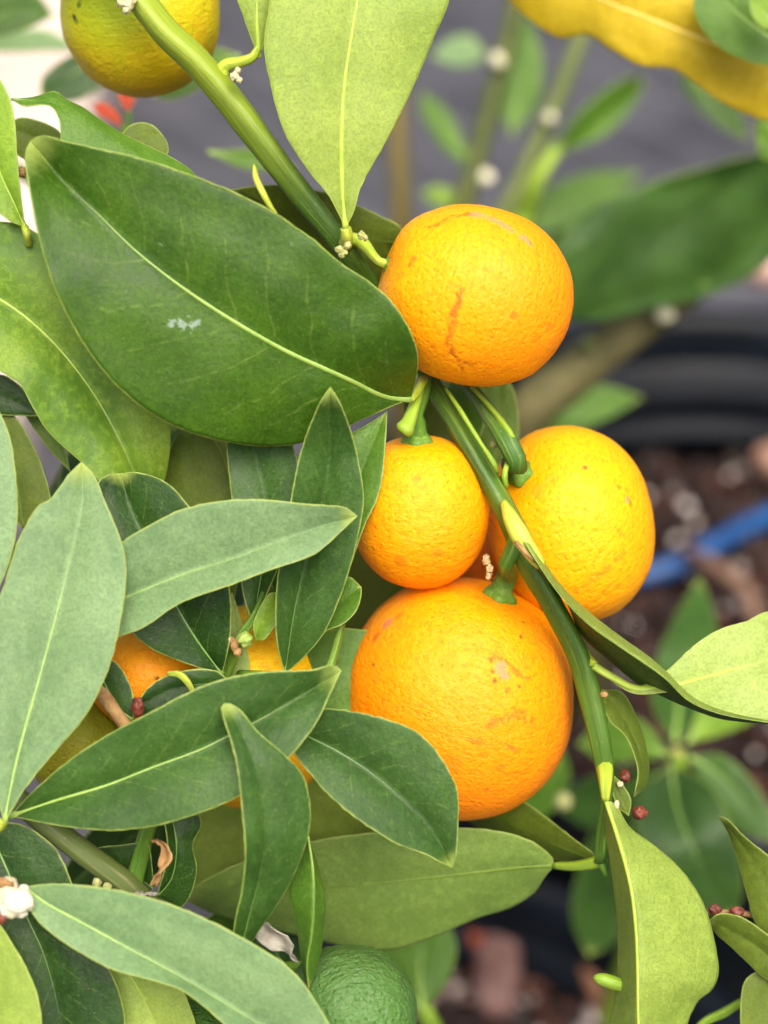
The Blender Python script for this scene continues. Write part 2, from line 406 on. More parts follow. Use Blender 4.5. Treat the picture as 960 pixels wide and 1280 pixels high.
# ------------------------------------------------------------------ fruit
def fruit_mat(name, yel, org_, pole, ripe, spots, specks=0.5, spec=0.22, lines=(), green=None, greenpos=None, rz=0.016, dimple=1.0):
    m = N(name); co = m.coord()
    n1 = m.noise(co, 60, 3, 0.5); n2 = m.noise(co, 330, 4, 0.6); n3 = m.noise(co, 1100, 3, 0.6)
    ax = m.vmath('DOT_PRODUCT', co, tuple(pole))
    g = m.math('ADD', m.math('MULTIPLY', ax, -0.55 / rz), m.math('MULTIPLY', m.math('SUBTRACT', n1, 0.5), 0.9))
    c = m.mix(m.ramp(g, -0.55 - ripe, 0.75 - ripe), yel, org_)
    c = m.mix(m.math('MULTIPLY', m.ramp(n2, 0.46, 0.64), 0.34), c, org_)
    c = m.mix(m.math('MULTIPLY', m.ramp(n3, 0.36, 0.50, 1, 0), 0.36), c, (org_[0] * .92, org_[1] * 0.66, org_[2]))
    if green:
        gg = m.math('ADD', m.vmath('DISTANCE', co, tuple(greenpos[0])), m.math('MULTIPLY', n1, 0.004))
        c = m.mix(m.ramp(gg, greenpos[1] * 0.25, greenpos[1], 1, 0), c, green)
    # scars and rubbed skin, each where it sits on this fruit
    wob = m.vmath('SCALE', m.vmath('SUBTRACT', m.noise(co, 700, 3, 0.7, col=True), (0.5, 0.5, 0.5)), scale=0.0014)
    wc = m.vmath('ADD', co, wob)
    groups = {}
    for p, r, colr, st in spots: groups.setdefault((colr, st), []).append((p, r))
    for (colr, st), lst in groups.items():
        acc = None
        for p, r in lst:
            f = m.ramp(m.vmath('DISTANCE', wc, tuple(p)), r * 0.4, r * 1.25, 1, 0)
            acc = f if acc is None else m.math('MAXIMUM', acc, f)
        acc = m.math('MULTIPLY', acc, m.ramp(m.noise(co, 1100, 3, 0.7), 0.34, 0.50, 0.15, 1.0))
        c = m.mix(m.math('MULTIPLY', acc, min(1.0, st * 1.7)), c, colr)
    # long scars: distance to a polyline on the rind
    wl = m.vmath('ADD', co, m.vmath('SCALE', m.vmath('SUBTRACT', m.noise(co, 520, 4, 0.75, col=True), (0.5, 0.5, 0.5)), scale=0.0030)) if lines else None
    brk = m.ramp(m.noise(co, 700, 3, 0.7), 0.36, 0.56, 0.05, 1.0) if lines else None
    for pts, r, colr, stn in lines:
        acc = None
        for a, b in zip(pts, pts[1:]):
            ab = b - a
            pa = m.vmath('SUBTRACT', wl, tuple(a))
            tt = m.math('DIVIDE', m.vmath('DOT_PRODUCT', pa, tuple(ab)), ab.length_squared, clamp=True)
            d = m.vmath('DISTANCE', pa, m.vmath('SCALE', tuple(ab), scale=tt))
            acc = d if acc is None else m.math('MINIMUM', acc, d)
        f = m.math('MULTIPLY', m.ramp(acc, r * 0.2, r, 1, 0), brk)
        c = m.mix(m.math('MULTIPLY', f, stn), c, colr)
    vn = m.n('TexVoronoi'); m.link(wc, vn.inputs['Vector']); vn.inputs['Scale'].default_value = 330
    rs = m.n('SeparateXYZ'); m.link(vn.outputs['Color'], rs.inputs[0])
    sp = m.math('MULTIPLY', m.ramp(vn.outputs['Distance'], 0.05, 0.16, 1, 0), m.ramp(rs.outputs[1], 0.86, 0.92))
    c = m.mix(m.math('MULTIPLY', sp, specks), c, (0.16, 0.07, 0.01))
    pit = m.ramp(m.vor(co, 900), 0.0, 0.42)            # oil-gland pits of the rind
    st_ = m.vmath('ADD', co, m.vmath('SCALE', tuple(pole), scale=m.math('MULTIPLY', ax, 1.6)))
    wr = m.noise(st_, 420, 3, 0.6, 0.6)
    h = m.math('ADD', m.math('MULTIPLY', pit, 0.5), m.math('MULTIPLY', wr, 1.25))
    h = m.math('ADD', h, m.math('MULTIPLY', n3, 0.7))
    nr = m.bump(h, 0.00021 * dimple, 1.0)
    sh = m.pbr(c, m.ramp(n2, 0.3, 0.7, 0.42, 0.58), spec, nr, sss=0.15, sss_r=(0.0020, 0.0009, 0.0002))
    return m.out(sh)

def cvec(x, y, z): return RGT * x + UP * y - FWD * z
def fruit(px, py, rx, ry, z, pole, label, yel, org_, ripe=0.0, rot=0.0, rzf=1.0, spots=(), calyx=None, pedicel=None,
          specks=0.5, green=None, greenat=None, group='ripe citrus fruits on the branch', cat='fruit', dimple=1.0, sub=6, name='citrus_fruit', pedmat=None, spec=0.22, lines=(), lum=0.012, sq=2.12):
    c = P(px, py, z); sc = K * (D - z * 0.01) / D
    ax, ay = rx * sc, ry * sc; az = 0.5 * (ax + ay) * rzf
    pole = cvec(*pole).normalized()
    ca, sa = math.cos(R(rot)), math.sin(R(rot))
    ex, ey, ez = RGT * ca + UP * sa, UP * ca - RGT * sa, -FWD
    def surf(d):
        a, b, g = d.dot(ex) / ax, d.dot(ey) / ay, d.dot(ez) / az
        r = 1.0 / (abs(a) ** sq + abs(b) ** sq + abs(g) ** sq) ** (1 / sq)
        q = d * 2.1 + c * 90
        r *= 1 + lum * mn.noise(q) + lum * 0.35 * mn.noise(q * 2.6)
        ang = d.angle(pole)
        r *= 1 - 0.055 * math.exp(-(ang / 0.30) ** 2) + 0.012 * math.exp(-((ang - 0.55) / 0.25) ** 2)
        r += 0.00006 * dimple * mn.noise(d * r * 900)
        return d * r
    bm = bmesh.new(); bmesh.ops.create_icosphere(bm, subdivisions=sub, radius=1.0)
    V = [c + surf(v.co.normalized()) for v in bm.verts]; F = [[v.index for v in f.verts] for f in bm.faces]; bm.free()
    def onsurf(x, y):
        dx, dy = (x - px) * sc, (py - y) * sc
        lo = RGT * dx + UP * dy
        a, b = lo.dot(ex) / ax, lo.dot(ey) / ay
        k = max(0.02, 1 - abs(a) ** sq - abs(b) ** sq) ** (1 / sq)
        return surf((lo + ez * az * k).normalized())
    sps = [(onsurf(x, y), r * sc, colr, st) for x, y, r, colr, st in spots]
    lns = [([onsurf(x, y) for x, y in pl], r * sc, colr, stn) for pl, r, colr, stn in lines]
    gp = (onsurf(*greenat[:2]), greenat[2] * sc) if greenat else None
    mat = fruit_mat('rind_' + str(int(px)) + '_' + str(int(py)), yel, org_, pole, ripe, sps, specks, spec, lns, green, gp, az, dimple)
    fo = mesh_obj(name, V, F, mat, None, c)
    tag(fo, label, cat, group)
    if calyx:
        at = c + surf(pole) - pole * 0.0004
        a = pole.orthogonal().normalized(); b = pole.cross(a)
        r0 = calyx * sc
        V2, F2, U2 = [], [], []
        prof = [(0.02, 1.05), (0.62, .95), (0.68, .70), (0.86, .52), (1.0, .40), (1.06, .20), (1.0, -.10), (0.8, -.25)]
        S = 25
        for ri, hi in prof:
            for k in range(S):
                th = 2 * math.pi * k / S
                lob = 1 + (0.10 * math.cos(5 * th) if ri > 0.8 else 0) + 0.06 * mn.noise(Vector((th * 2, ri * 3, px)))
                V2.append(at + (a * math.cos(th) + b * math.sin(th)) * r0 * ri * lob + pole * r0 * hi * (1 + 0.15 * mn.noise(Vector((th, 4, px)))))
                U2.append((k / S, ri))
        for i in range(len(prof) - 1):
            for k in range(S):
                k2 = (k + 1) % S; F2.append((i * S + k, i * S + k2, (i + 1) * S + k2, (i + 1) * S + k))
        mesh_obj('calyx', V2, F2, M_STEM, fo, at, uvs=U2)
        if pedicel:
            pts = [at - pole * 0.0002, at + pole * r0 * 1.6] + [P(x, y, zz) for x, y, zz, _ in pedicel]
            rad = [r0 * 0.78, r0 * 0.62] + [r * sc for *_, r in pedicel]
            q = cr([(*p, r) for p, r in zip(pts, rad)], 18)
            V3, F3, U3 = tube_geo([Vector(a_[:3]) for a_ in q], [a_[3] for a_ in q], 12, 0.07)
            mesh_obj('pedicel', V3, F3, pedmat or M_STEM, fo, at, uvs=U3)
    return fo
YEL, ORA = (0.86, 0.365, 0.001), (0.86, 0.27, 0.001)
SCAR, PINK, BRN = (0.42, 0.085, 0.008), (0.58, 0.25, 0.11), (0.20, 0.075, 0.012)

# ================================================================== the setting
def sheet(name, pts, h, mat, kind='structure'):
    V = [Vector((x, y, h)) for x, y in pts]
    o = mesh_obj(name, V, [list(range(len(V)))], mat, None, (V[0].x, V[0].y, h), smooth=False)
    return tag(o, kind=kind)
def fabric_mat():
    m = N('woven_ground_fabric'); co = m.coord()
    wv = m.n('TexWave', wave_type='BANDS', bands_direction='DIAGONAL'); m.link(co, wv.inputs[0]); wv.inputs['Scale'].default_value = 9
    wv.inputs['Distortion'].default_value = 1.5
    n1 = m.noise(co, 9, 4, 0.6); n2 = m.noise(co, 160, 3, 0.6)
    c = m.mix(m.ramp(n1, 0.3, 0.7), (0.026, 0.027, 0.032), (0.064, 0.065, 0.076))
    c = m.mix(m.math('MULTIPLY', m.ramp(wv.outputs['Fac'], 0.85, 1.0), 0.35), c, (0.12, 0.12, 0.138))
    c = m.mix(m.math('MULTIPLY', m.ramp(n2, 0.5, 0.7), 0.4), c, (0.06, 0.06, 0.065))
    return m.out(m.pbr(c, 0.6, 0.4, m.bump(n2, 0.002)))
def concrete_mat():
    m = N('pale_concrete'); co = m.coord()
    n1 = m.noise(co, 12, 5, 0.6); n2 = m.noise(co, 220, 3, 0.6)
    c = m.mix(m.ramp(n1, 0.3, 0.7), (0.46, 0.37, 0.31), (0.60, 0.51, 0.45))
    return m.out(m.pbr(m.mix(m.math('MULTIPLY', n2, 0.3), c, (0.4, 0.36, 0.33)), 0.8, 0.3, m.bump(n2, 0.001)))
M_FABRIC, M_CONC = fabric_mat(), concrete_mat()
sheet('ground', [(-40, -40), (40, -40), (40, 40), (-40, 40)], 0.0, M_FABRIC)
g1, g2 = G(95, 30, 0), G(60, 230, 0)
# a raised concrete path on the left
def box(name, lo, hi, mat, parent=None, bev=0.004):
    bm = bmesh.new(); bmesh.ops.create_cube(bm, size=1)
    for v in bm.verts:
        v.co = Vector((lo[0] + (v.co.x + .5) * (hi[0] - lo[0]), lo[1] + (v.co.y + .5) * (hi[1] - lo[1]), lo[2] + (v.co.z + .5) * (hi[2] - lo[2])))
    bmesh.ops.bevel(bm, geom=bm.edges[:], offset=bev, segments=2, affect='EDGES')
    V = [v.co.copy() for v in bm.verts]; F = [[v.index for v in f.verts] for f in bm.faces]; bm.free()
    return mesh_obj(name, V, F, mat, parent, (lo[0], lo[1], lo[2]), smooth=False)
pe = G(112, 120, 0.06)
tag(box('path', (-3.0, pe.y - 0.42, -0.02), (pe.x, 6.0, 0.06), M_CONC), kind='structure')

# ------------------------------------------------------------------ pots
def pot_mat():
    m = N('black_plastic'); co = m.coord()
    n1 = m.noise(co, 30, 4, 0.6); n2 = m.noise(co, 400, 3, 0.6)
    c = m.mix(m.ramp(n1, 0.35, 0.7), (0.003, 0.0045, 0.007), (0.007, 0.010, 0.015))
    c = m.mix(m.math('MULTIPLY', m.ramp(n2, 0.55, 0.75), 0.3), c, (0.03, 0.03, 0.03))
    return m.out(m.pbr(c, m.ramp(n1, 0.2, 0.8, 0.24, 0.36), 0.11, m.bump(n2, 0.0004)))
M_POT = pot_mat()
def soil_mat():
    m = N('potting_mix'); co = m.coord()
    n1 = m.noise(co, 40, 5, 0.7); n2 = m.noise(co, 260, 4, 0.7)
    c = m.mix(m.ramp(n1, 0.3, 0.7), (0.008, 0.004, 0.003), (0.028, 0.012, 0.008))
    return m.out(m.pbr(m.mix(m.ramp(n2, 0.55, 0.75, 0, 0.6), c, (0.08, 0.038, 0.026)), 0.6, 0.25, m.bump(n2, 0.004)))
def chip_mat():
    m = N('bark_mix'); inf = m.n('Attribute', attribute_name='edge_mm').outputs['Fac']; co = m.coord()
    cr_ = m.n('ValToRGB'); m.link(inf, cr_.inputs[0]); e = cr_.color_ramp
    e.elements[0].position = 0; e.elements[0].color = (0.020, 0.010, 0.008, 1)
    e.elements[1].position = 1; e.elements[1].color = (0.78, 0.72, 0.66, 1)  # near-white end: pumice with wet glints put into its colour
    for p, cl in ((0.3, (0.008, 0.004, 0.003, 1)), (0.6, (0.024, 0.009, 0.006, 1)), (0.82, (0.075, 0.027, 0.016, 1)), (0.93, (0.11, 0.05, 0.035, 1))):
        q = e.elements.new(p); q.color = cl
    n = m.noise(co, 300, 4, 0.7)
    return m.out(m.pbr(m.mix(m.ramp(n, 0.3, 0.7, 0, 0.5), cr_.outputs[0], (0.015, 0.008, 0.006)), 0.40, 0.25, m.bump(n, 0.001)))
M_SOIL, M_CHIP = soil_mat(), chip_mat()
def lathe(prof, c, seg=72):
    V, F = [], []
    for r, h in prof:
        for k in range(seg):
            th = 2 * math.pi * k / seg
            V.append(c + Vector((math.cos(th) * r, math.sin(th) * r, h)))
    for i in range(len(prof) - 1):
        for k in range(seg):
            k2 = (k + 1) % seg; F.append((i * seg + k, i * seg + k2, (i + 1) * seg + k2, (i + 1) * seg + k))
    return V, F
def chunk(c, s, rs):
    """a rough little block: a squashed, jittered icosphere"""
    bm = bmesh.new(); bmesh.ops.create_icosphere(bm, subdivisions=1, radius=1)
    rot = Matrix.Rotation(rs.uniform(0, 6.28), 3, 'Z') @ Matrix.Rotation(rs.uniform(-.6, .6), 3, 'X')
    V = [c + rot @ Vector((v.co.x * s[0] * rs.uniform(.75, 1.2), v.co.y * s[1] * rs.uniform(.75, 1.2), v.co.z * s[2] * rs.uniform(.75, 1.2))) for v in bm.verts]
    F = [[v.index for v in f.verts] for f in bm.faces]; bm.free()
    return V, F
def pot(cx, cy, r, h, soil_drop, label, soil_label, seed):
    rs = random.Random(seed)
    c = Vector((cx, cy, 0)); root = empty('plant_pot', c); tag(root, label, 'plant pot', 'black plastic pots behind the branch')
    rb = r * 0.80; ti = 0.004
    f = lambda hh: rb + (r - rb) * hh / h
    wall = [(0, 0.004), (rb, 0.004), (rb, 0.0041), (f(h * .55), h * .55), (f(h - .02), h - .02)]
    inner = [(f(h - .02) - ti, h - .02), (f(h * .885) - ti, h * .885), (f(h * .87) - ti - .007, h * .87), (f(h * .855) - ti - .007, h * .855), (f(h * .84) - ti, h * .845), (f(h * .80) - ti, h * .80), (f(h * .79) - ti - .007, h * .79), (f(h * .775) - ti - .007, h * .775), (f(h * .76) - ti, h * .765),
             (f(h * .5) - ti, h * .5), (rb - ti, .012), (0, .012)]
    V, F = lathe(wall + inner, c); mesh_obj('wall', V, F, M_POT, root, c)
    rim = [(f(h - .02) - ti, h - .021), (r - .003, h - .006), (r, h), (r + .006, h + .002), (r + .012, h - .001), (r + .013, h - .006), (r + .012, h - .026), (r + .009, h - .028), (r - .002, h - .024)]
    V, F = lathe(rim, c); mesh_obj('rim', V, F, M_POT, root, c)
    # soil
    hs = h - soil_drop; rr = f(hs) - ti - 0.002
    V, F = [], []; n = 26
    ring = [(c + Vector((0, 0, hs)))]
    V.append(ring[0])
    for i in range(1, n):
        for k in range(64):
            th = 2 * math.pi * k / 64; q = rr * i / (n - 1)
            p = c + Vector((math.cos(th) * q, math.sin(th) * q, hs)); p.z += mn.noise(p * 45) * 0.005 + mn.noise(p * 15) * 0.008
            V.append(p)
    for k in range(64): F.append((0, 1 + k, 1 + (k + 1) % 64))
    for i in range(n - 2):
        for k in range(64):
            a = 1 + i * 64 + k; b = 1 + i * 64 + (k + 1) % 64; F.append((a, a + 64, b + 64, b))
    at = [0.2] * len(V)
    mi = [0] * len(F)
    for q in range(2300):
        th, d = rs.uniform(0, 6.28), rr * math.sqrt(rs.random()) * 0.97
        p = c + Vector((math.cos(th) * d, math.sin(th) * d, hs + .003)); p.z += mn.noise(p * 45) * 0.005 + mn.noise(p * 15) * 0.008
        s = rs.choice([.003, .004, .005, .007, .009]); pum_glint = rs.random() < 0.055  # pumice grains, coloured near-white to stand in for wet glints
        val = rs.uniform(.94, 1) if pum_glint else rs.random() ** 1.3 * .88
        if pum_glint: s = rs.uniform(.002, .0045); p.z += .004
        v, ff = chunk(p, (s, s * rs.uniform(.5, .9), s * rs.uniform(.35, .7)), rs)
        o = len(V); V += v; F += [[i + o for i in x] for x in ff]; at += [val] * len(v); mi += [1] * len(ff)
    so = mesh_obj('potting_mix', V, F, [M_SOIL, M_CHIP], None, c + Vector((0, 0, hs)), mi=mi, attr=at, smooth=False)
    tag(so, soil_label, 'soil', None, 'stuff')
    return root, hs, rr
PA = G(940, 668, 0.25); PB = G(540, 1420, 0.20)
potA, hsA, rrA = pot(PA.x, PA.y, 0.150, 0.25, 0.070, 'black plastic pot with a blue tube lying across its soil', 'brown bark potting mix with pumice grains whitened like wet glints under the blue tube', 3)
potB, hsB, rrB = pot(PB.x, PB.y, 0.105, 0.20, 0.040, 'black plastic pot with coarse bark chunks inside, below the green underside leaf', 'coarse reddish bark mix holding large bark chunks', 9)

def wtube(name, pts, rads, mat, parent=None, n=40, seg=12, ridges=0.0):
    q = cr([(*p, r) for p, r in zip(pts, rads)], n)
    path = [Vector(a[:3]) for a in q]
    V, F, U = tube_geo(path, [a[3] for a in q], seg, ridges)
    return mesh_obj(name, V, F, mat, parent, path[0], uvs=U)
M_BLUE = plain('blue_plastic', (0.006, 0.048, 0.17), (0.010, 0.080, 0.25), 60, 0.35, 0.5, 0.0002)
hz = hsA + 0.012
tag(wtube('irrigation_tube', [G(1120, 600, hz), G(1040, 618, hz + .002), G(955, 648, hz + .004), G(890, 682, hz + .004), G(830, 712, hz + .002), G(770, 722, hz), G(700, 712, hz), G(640, 690, hz - .002)],
          [.0046] * 8, M_BLUE), 'bright blue plastic tube lying over the bark in the pot', 'tube')
M_TWIG = plain('twig_bark', (0.10, 0.055, 0.035), (0.20, 0.12, 0.08), 120, 0.7, 0.3, 0.0006)
tag(wtube('dry_twig', [G(860, 690, hz + .01), G(900, 712, hz + .014), G(935, 742, hz + .01), G(950, 790, hz), G(985, 830, hz - .004)], [.003, .0035, .0035, .003, .002], M_TWIG),
    'curved brown dry twig on the bark below the blue tube', 'twig')
M_BARK = plain('bark_chunk_pink', (0.11, 0.055, 0.045), (0.20, 0.115, 0.10), 90, 0.6, 0.4, 0.001)
M_BARK2 = plain('bark_chunk_orange', (0.13, 0.05, 0.018), (0.20, 0.09, 0.035), 90, 0.6, 0.4, 0.001)
def bark(px, py, h, s, mat, label, rotz, tilt=0.0, ns=4):
    c = G(px, py, h); bm = bmesh.new(); bmesh.ops.create_cube(bm, size=2)
    bmesh.ops.subdivide_edges(bm, edges=bm.edges[:], cuts=ns, use_grid_fill=True)
    rot = Matrix.Rotation(rotz, 3, 'Z') @ Matrix.Rotation(tilt, 3, 'X')
    V = []
    for v in bm.verts:
        q = v.co.copy(); q = q.lerp(q.normalized() * 1.25, 0.6)
        q = Vector((q.x * s[0], q.y * s[1], q.z * s[2])); q += mn.noise_vector(q * 90 + c * 50) * 0.18 * min(s)
        V.append(c + rot @ q)
    F = [[v.index for v in f.verts] for f in bm.faces]; bm.free()
    return tag(mesh_obj('bark_chunk', V, F, mat, None, c), label, 'bark')
bark(622, 1218, hsB + .012, (.0075, .016, .007), M_BARK, 'large pinkish brown bark chunk lying on the coarse mix', R(-6))
bark(598, 1172, hsB + .014, (.004, .006, .004), plain('terracotta_bit', (0.15, 0.025, 0.01), (0.22, 0.04, 0.015), 100, 0.6, 0.3, .0006), 'small dark red shard beside the pinkish bark chunk', R(20))
bark(738, 1215, hsB + .014, (.0042, .022, .005), M_BARK2, 'long orange-brown bark splinter standing against the dark pot wall', R(14), R(18))
bark(968, 572, hsA + .010, (.009, .007, .005), plain('bark_tan', (0.24, 0.13, 0.085), (0.36, 0.22, 0.16), 90, 0.6, 0.4, .001), 'pale tan bark piece on the mix by the pot wall', R(30))
bark(966, 332, 0.258, (.012, .009, .007), plain('peach_stone', (0.46, 0.28, 0.22), (0.56, 0.38, 0.32), 80, 0.7, 0.3, .0006), 'pale peach stone resting on the far rim of the black pot', R(10))
# ------------------------------------------------------------------ blurred plants behind
B = dict(zs=1.0, nt=22, wav=0.0006, rib=(9, 3), th=0.0004, scallop=0)
def node_knob(parent, x, y, z, r, mat=None):
    c = P(x, y, z); s = r * K * (D - z * .01) / D
    bm = bmesh.new(); bmesh.ops.create_icosphere(bm, subdivisions=2, radius=s)
    V = [c + v.co * (1 + .25 * mn.noise(v.co * 400 + c * 99)) for v in bm.verts]; F = [[v.index for v in f.verts] for f in bm.faces]; bm.free()
    return mesh_obj('node', V, F, mat or M_NODE, parent, c)

M_BUDWHITE = plain('pale_bud', (0.60, 0.58, 0.36), (0.74, 0.72, 0.52), 300, .5, .4, .0002)
M_OLIVE = plain('olive_stem', (0.045, 0.065, 0.012), (0.085, 0.10, 0.02), 100, .6, .3, .0005)
# sapling with two upright stems, upper middle
z0 = -30
def down_to(p, h, dx=0, dy=0): return Vector((p.x + dx, p.y + dy, h))
sap = empty('sapling', down_to(P(575, 265, z0), 0)); tag(sap, 'blurred young sapling with two upright stems and knobbly pale nodes behind the pink-scarred fruit', 'sapling', 'blurred plants behind')
tp = [P(645, 10, z0), P(628, 75, z0), P(605, 160, z0), P(585, 240, z0), P(570, 300, z0)]
wtube('stem', [P(655, -60, z0)] + tp + [down_to(P(560, 330, z0), 0.14, 0, .03), down_to(P(560, 330, z0), 0.0, 0, .04)], [.003, .0032, .0034, .0036, .0038, .004, .0042, .0045], M_OLIVE, sap)
wtube('stem', [P(735, 20, z0), P(712, 85, z0), P(685, 150, z0), P(650, 230, z0), P(622, 290, z0), down_to(P(600, 340, z0), 0.10, 0, .03), down_to(P(590, 340, z0), 0.0, 0, .04)],
      [.0026, .003, .0032, .0034, .0036, .004, .0042], M_WOOD, sap)
wtube('stem', [P(497, 110, z0 - 4), P(498, 190, z0 - 4), P(502, 280, z0 - 4), down_to(P(502, 300, z0 - 4), 0.0)], [.0035, .0038, .004, .0045], plain('brown_stem', (0.09, 0.075, 0.02), (0.14, 0.11, 0.03), 100, .7, .3, .0005), sap)
wtube('stem', [P(700, 180, z0 + 1), P(672, 225, z0 + 1), P(655, 270, z0), P(640, 300, z0)], [.002, .0024, .003, .003], M_STEM_LIME, sap)
for x, y, r in ((622, 76, 12), (608, 221, 12), (687, 147, 10)): node_knob(sap, x, y, z0 + .8, r * .8, M_BUDWHITE)
leaf(sap, [(595, 215), (570, 180), (548, 145), (528, 115)], [(580, 180), (560, 140)], [(565, 195), (540, 165), (526, 135)], z0, mat='mid', under='green', **B)
leaf(sap, [(640, 170), (648, 110), (655, 60), (658, 20)], [(672, 130), (678, 80), (668, 40)], [(622, 130), (628, 80), (645, 40)], z0 - 1, mat='mid', under='green', **B)
leaf(sap, [(690, 190), (730, 165), (770, 135), (806, 98)], [(720, 145), (760, 110), (790, 96)], [(715, 185), (760, 165), (795, 125)], z0 + 1, (0.6, 0.2), mat='mid', under='green', **B)
leaf(sap, [(610, 70), (585, 60), (560, 62), (538, 70)], [(590, 45), (562, 48)], [(590, 82), (565, 82)], z0 - 2, mat='pale', under='pale', **B)
leaf(sap, [(640, 290), (690, 265), (745, 240), (800, 215)], [(680, 240), (740, 215)], [(690, 290), (750, 265)], z0 - 2, mat='mid', under='green', **B)
leaf(sap, [(590, 255), (565, 250), (545, 243), (525, 240)], [(565, 237), (545, 232)], [(565, 262), (545, 258)], z0 - 1, mat='lime', under='lime', **B)
leaf(sap, [(655, 330), (690, 315), (730, 300), (765, 292)], [(690, 290), (730, 278)], [(690, 335), (730, 325)], z0 - 3, mat='mid', under='green', **B)

# potted citrus in the right-hand pot
zt = -27
basA = Vector((PA.x - 0.065, PA.y - 0.03, hsA))
pc = empty('potted_citrus', basA); tag(pc, 'blurred potted citrus with a thick slanting olive stem over the black pot', 'shrub', 'blurred plants behind')
wtube('trunk', [basA - Vector((0, 0, .02)), basA + Vector((0.0, -.01, .03)), P(655, 528, zt + 2), P(735, 452, zt + 2), P(838, 376, zt + 2), P(900, 318, zt + 2), P(1000, 240, zt + 4)], [.0085, .008, .0075, .007, .0062, .0058, .005], plain('brown_olive_stem', (0.075, 0.070, 0.024), (0.13, 0.115, 0.045), 90, .7, .25, .0006), pc, 60)
node_knob(pc, 831, 393, zt + 3.4, 12, M_BUDWHITE); node_knob(pc, 735, 430, zt + 3, 9, M_WOOD)
leaf(pc, [(700, 395), (770, 340), (850, 275), (930, 215), (985, 180)], [(688, 325), (728, 268), (790, 236), (870, 212), (945, 192)], [(750, 402), (810, 388), (890, 368), (965, 325), (1000, 250)], [zt + 5, zt + 5, zt + 6], (.5, -.8), mat='forest', under='green', label='broad blurred dark green leaf over the pot rim', **{**B, 'wav': .0025, 'rib': (5, 2), 'ribmat': M_RIB_D})
leaf(pc, [(668, 525), (700, 515), (750, 505), (803, 497)], [(700, 490), (755, 482)], [(700, 540), (755, 525)], zt + 2, mat='mid', under='green', **B)
leaf(pc, [(672, 330), (690, 350), (715, 375), (740, 392)], [(700, 335), (730, 362)], [(680, 365), (705, 388)], zt + 4, mat='mid', under='green', **B)
leaf(pc, [(850, 70), (880, 115), (905, 140), (935, 175)], [(880, 90), (920, 130)], [(855, 110), (895, 155)], zt + 3, mat='deep', under='green', **B)
leaf(pc, [(985, 200), (960, 180), (948, 165), (945, 150)], [(965, 160), (955, 150)], [(955, 200), (945, 180)], zt + 15, mat='lime', under='lime', **B)

# leafy seedling lower right, soft
zl = -17
bs = Vector((P(850, 960, zl).x, P(850, 960, zl).y + .06, 0))
sl = empty('seedling', bs); tag(sl, 'soft-focus green seedling with a whorl of leaves beneath the lime folded leaf', 'seedling', 'blurred plants behind')
wtube('stem', [bs, Vector((bs.x, bs.y, .15)), P(850, 1010, zl - 3), P(846, 945, zl)], [.004, .0038, .003, .0022], M_STEM_LIME, sl)
node_knob(sl, 846, 942, zl + .3, 8, plain('yellow_tuft', (.22, .28, .04), (.34, .36, .08), 200, .5, .4, .0002))
S = {**B, 'nt': 26}
leaf(sl, [(843, 930), (850, 870), (862, 800), (874, 722)], [(880, 890), (900, 820), (890, 760)], [(815, 880), (822, 820), (850, 760)], [zl, zl - 2, zl - 4], mat='forest', under='green', **S)
leaf(sl, [(838, 945), (800, 930), (760, 925), (722, 930)], [(800, 900), (755, 898)], [(800, 950), (755, 952)], [zl, zl - 1], mat='mid', under='green', **S)
leaf(sl, [(860, 945), (895, 965), (930, 1000), (975, 1055)], [(905, 945), (950, 990)], [(880, 985), (920, 1035)], [zl, zl + 1], mat='forest', under='green', **S)
leaf(sl, [(838, 955), (850, 1020), (880, 1090), (918, 1150)], [(890, 985), (920, 1050), (928, 1110)], [(795, 1000), (810, 1070), (870, 1135)], [zl, zl + 1.5, zl + 1], mat='dark', under='green', label='glossy dark green blurred leaf pointing down', **S)
leaf(sl, [(858, 930), (885, 900), (920, 885), (960, 880)], [(880, 880), (925, 862)], [(895, 920), (935, 905)], [zl, zl - 1], mat='lime', under='green', **S)
leaf(sl, [(835, 960), (790, 985), (740, 1000), (690, 1005)], [(790, 960), (740, 970)], [(785, 1020), (735, 1035)], [zl - 1, zl - 3], mat='forest', under='green', **S)
leaf(sl, [(820, 985), (790, 1040), (760, 1110), (735, 1195)], [(830, 1040), (800, 1120), (765, 1180)], [(760, 1010), (725, 1080), (715, 1150)], [zl - 2, zl - 4], mat='forest', under='green', **S)
leaf(sl, [(700, 930), (690, 970), (672, 1000), (650, 1030)], [(712, 970), (690, 1015)], [(665, 945), (650, 990)], [zl - 2, zl - 3], mat='mid', under='green', **S)
leaf(sl, [(600, 830), (630, 800), (640, 770), (645, 735)], [(665, 800), (665, 760)], [(600, 790), (622, 755)], [zl - 5], mat='mid', under='green', **S)
node_knob(sl, 704, 1002, zl, 11, M_NODE)
tl = empty('low_seedling', Vector((P(560, 1250, -16).x, P(560, 1250, -16).y, hsB))); tag(tl, 'blurred pale green leaves low behind the green fruit, at the dark pot', 'seedling', 'blurred plants behind')
wtube('stem', [wpos(tl), P(545, 1300, -14), P(530, 1260, -13)], [.003, .0026, .002], M_STEM_LIME, tl)
leaf(tl, [(530, 1262), (525, 1220), (530, 1180), (545, 1130)], [(560, 1225), (570, 1180)], [(495, 1215), (500, 1170)], [-13, -14], mat='mid', under='green', **S)
leaf(tl, [(530, 1262), (500, 1230), (470, 1200), (440, 1180)], [(510, 1200), (470, 1175)], [(490, 1250), (455, 1215)], [-13, -14], mat='mid', under='green', **S)

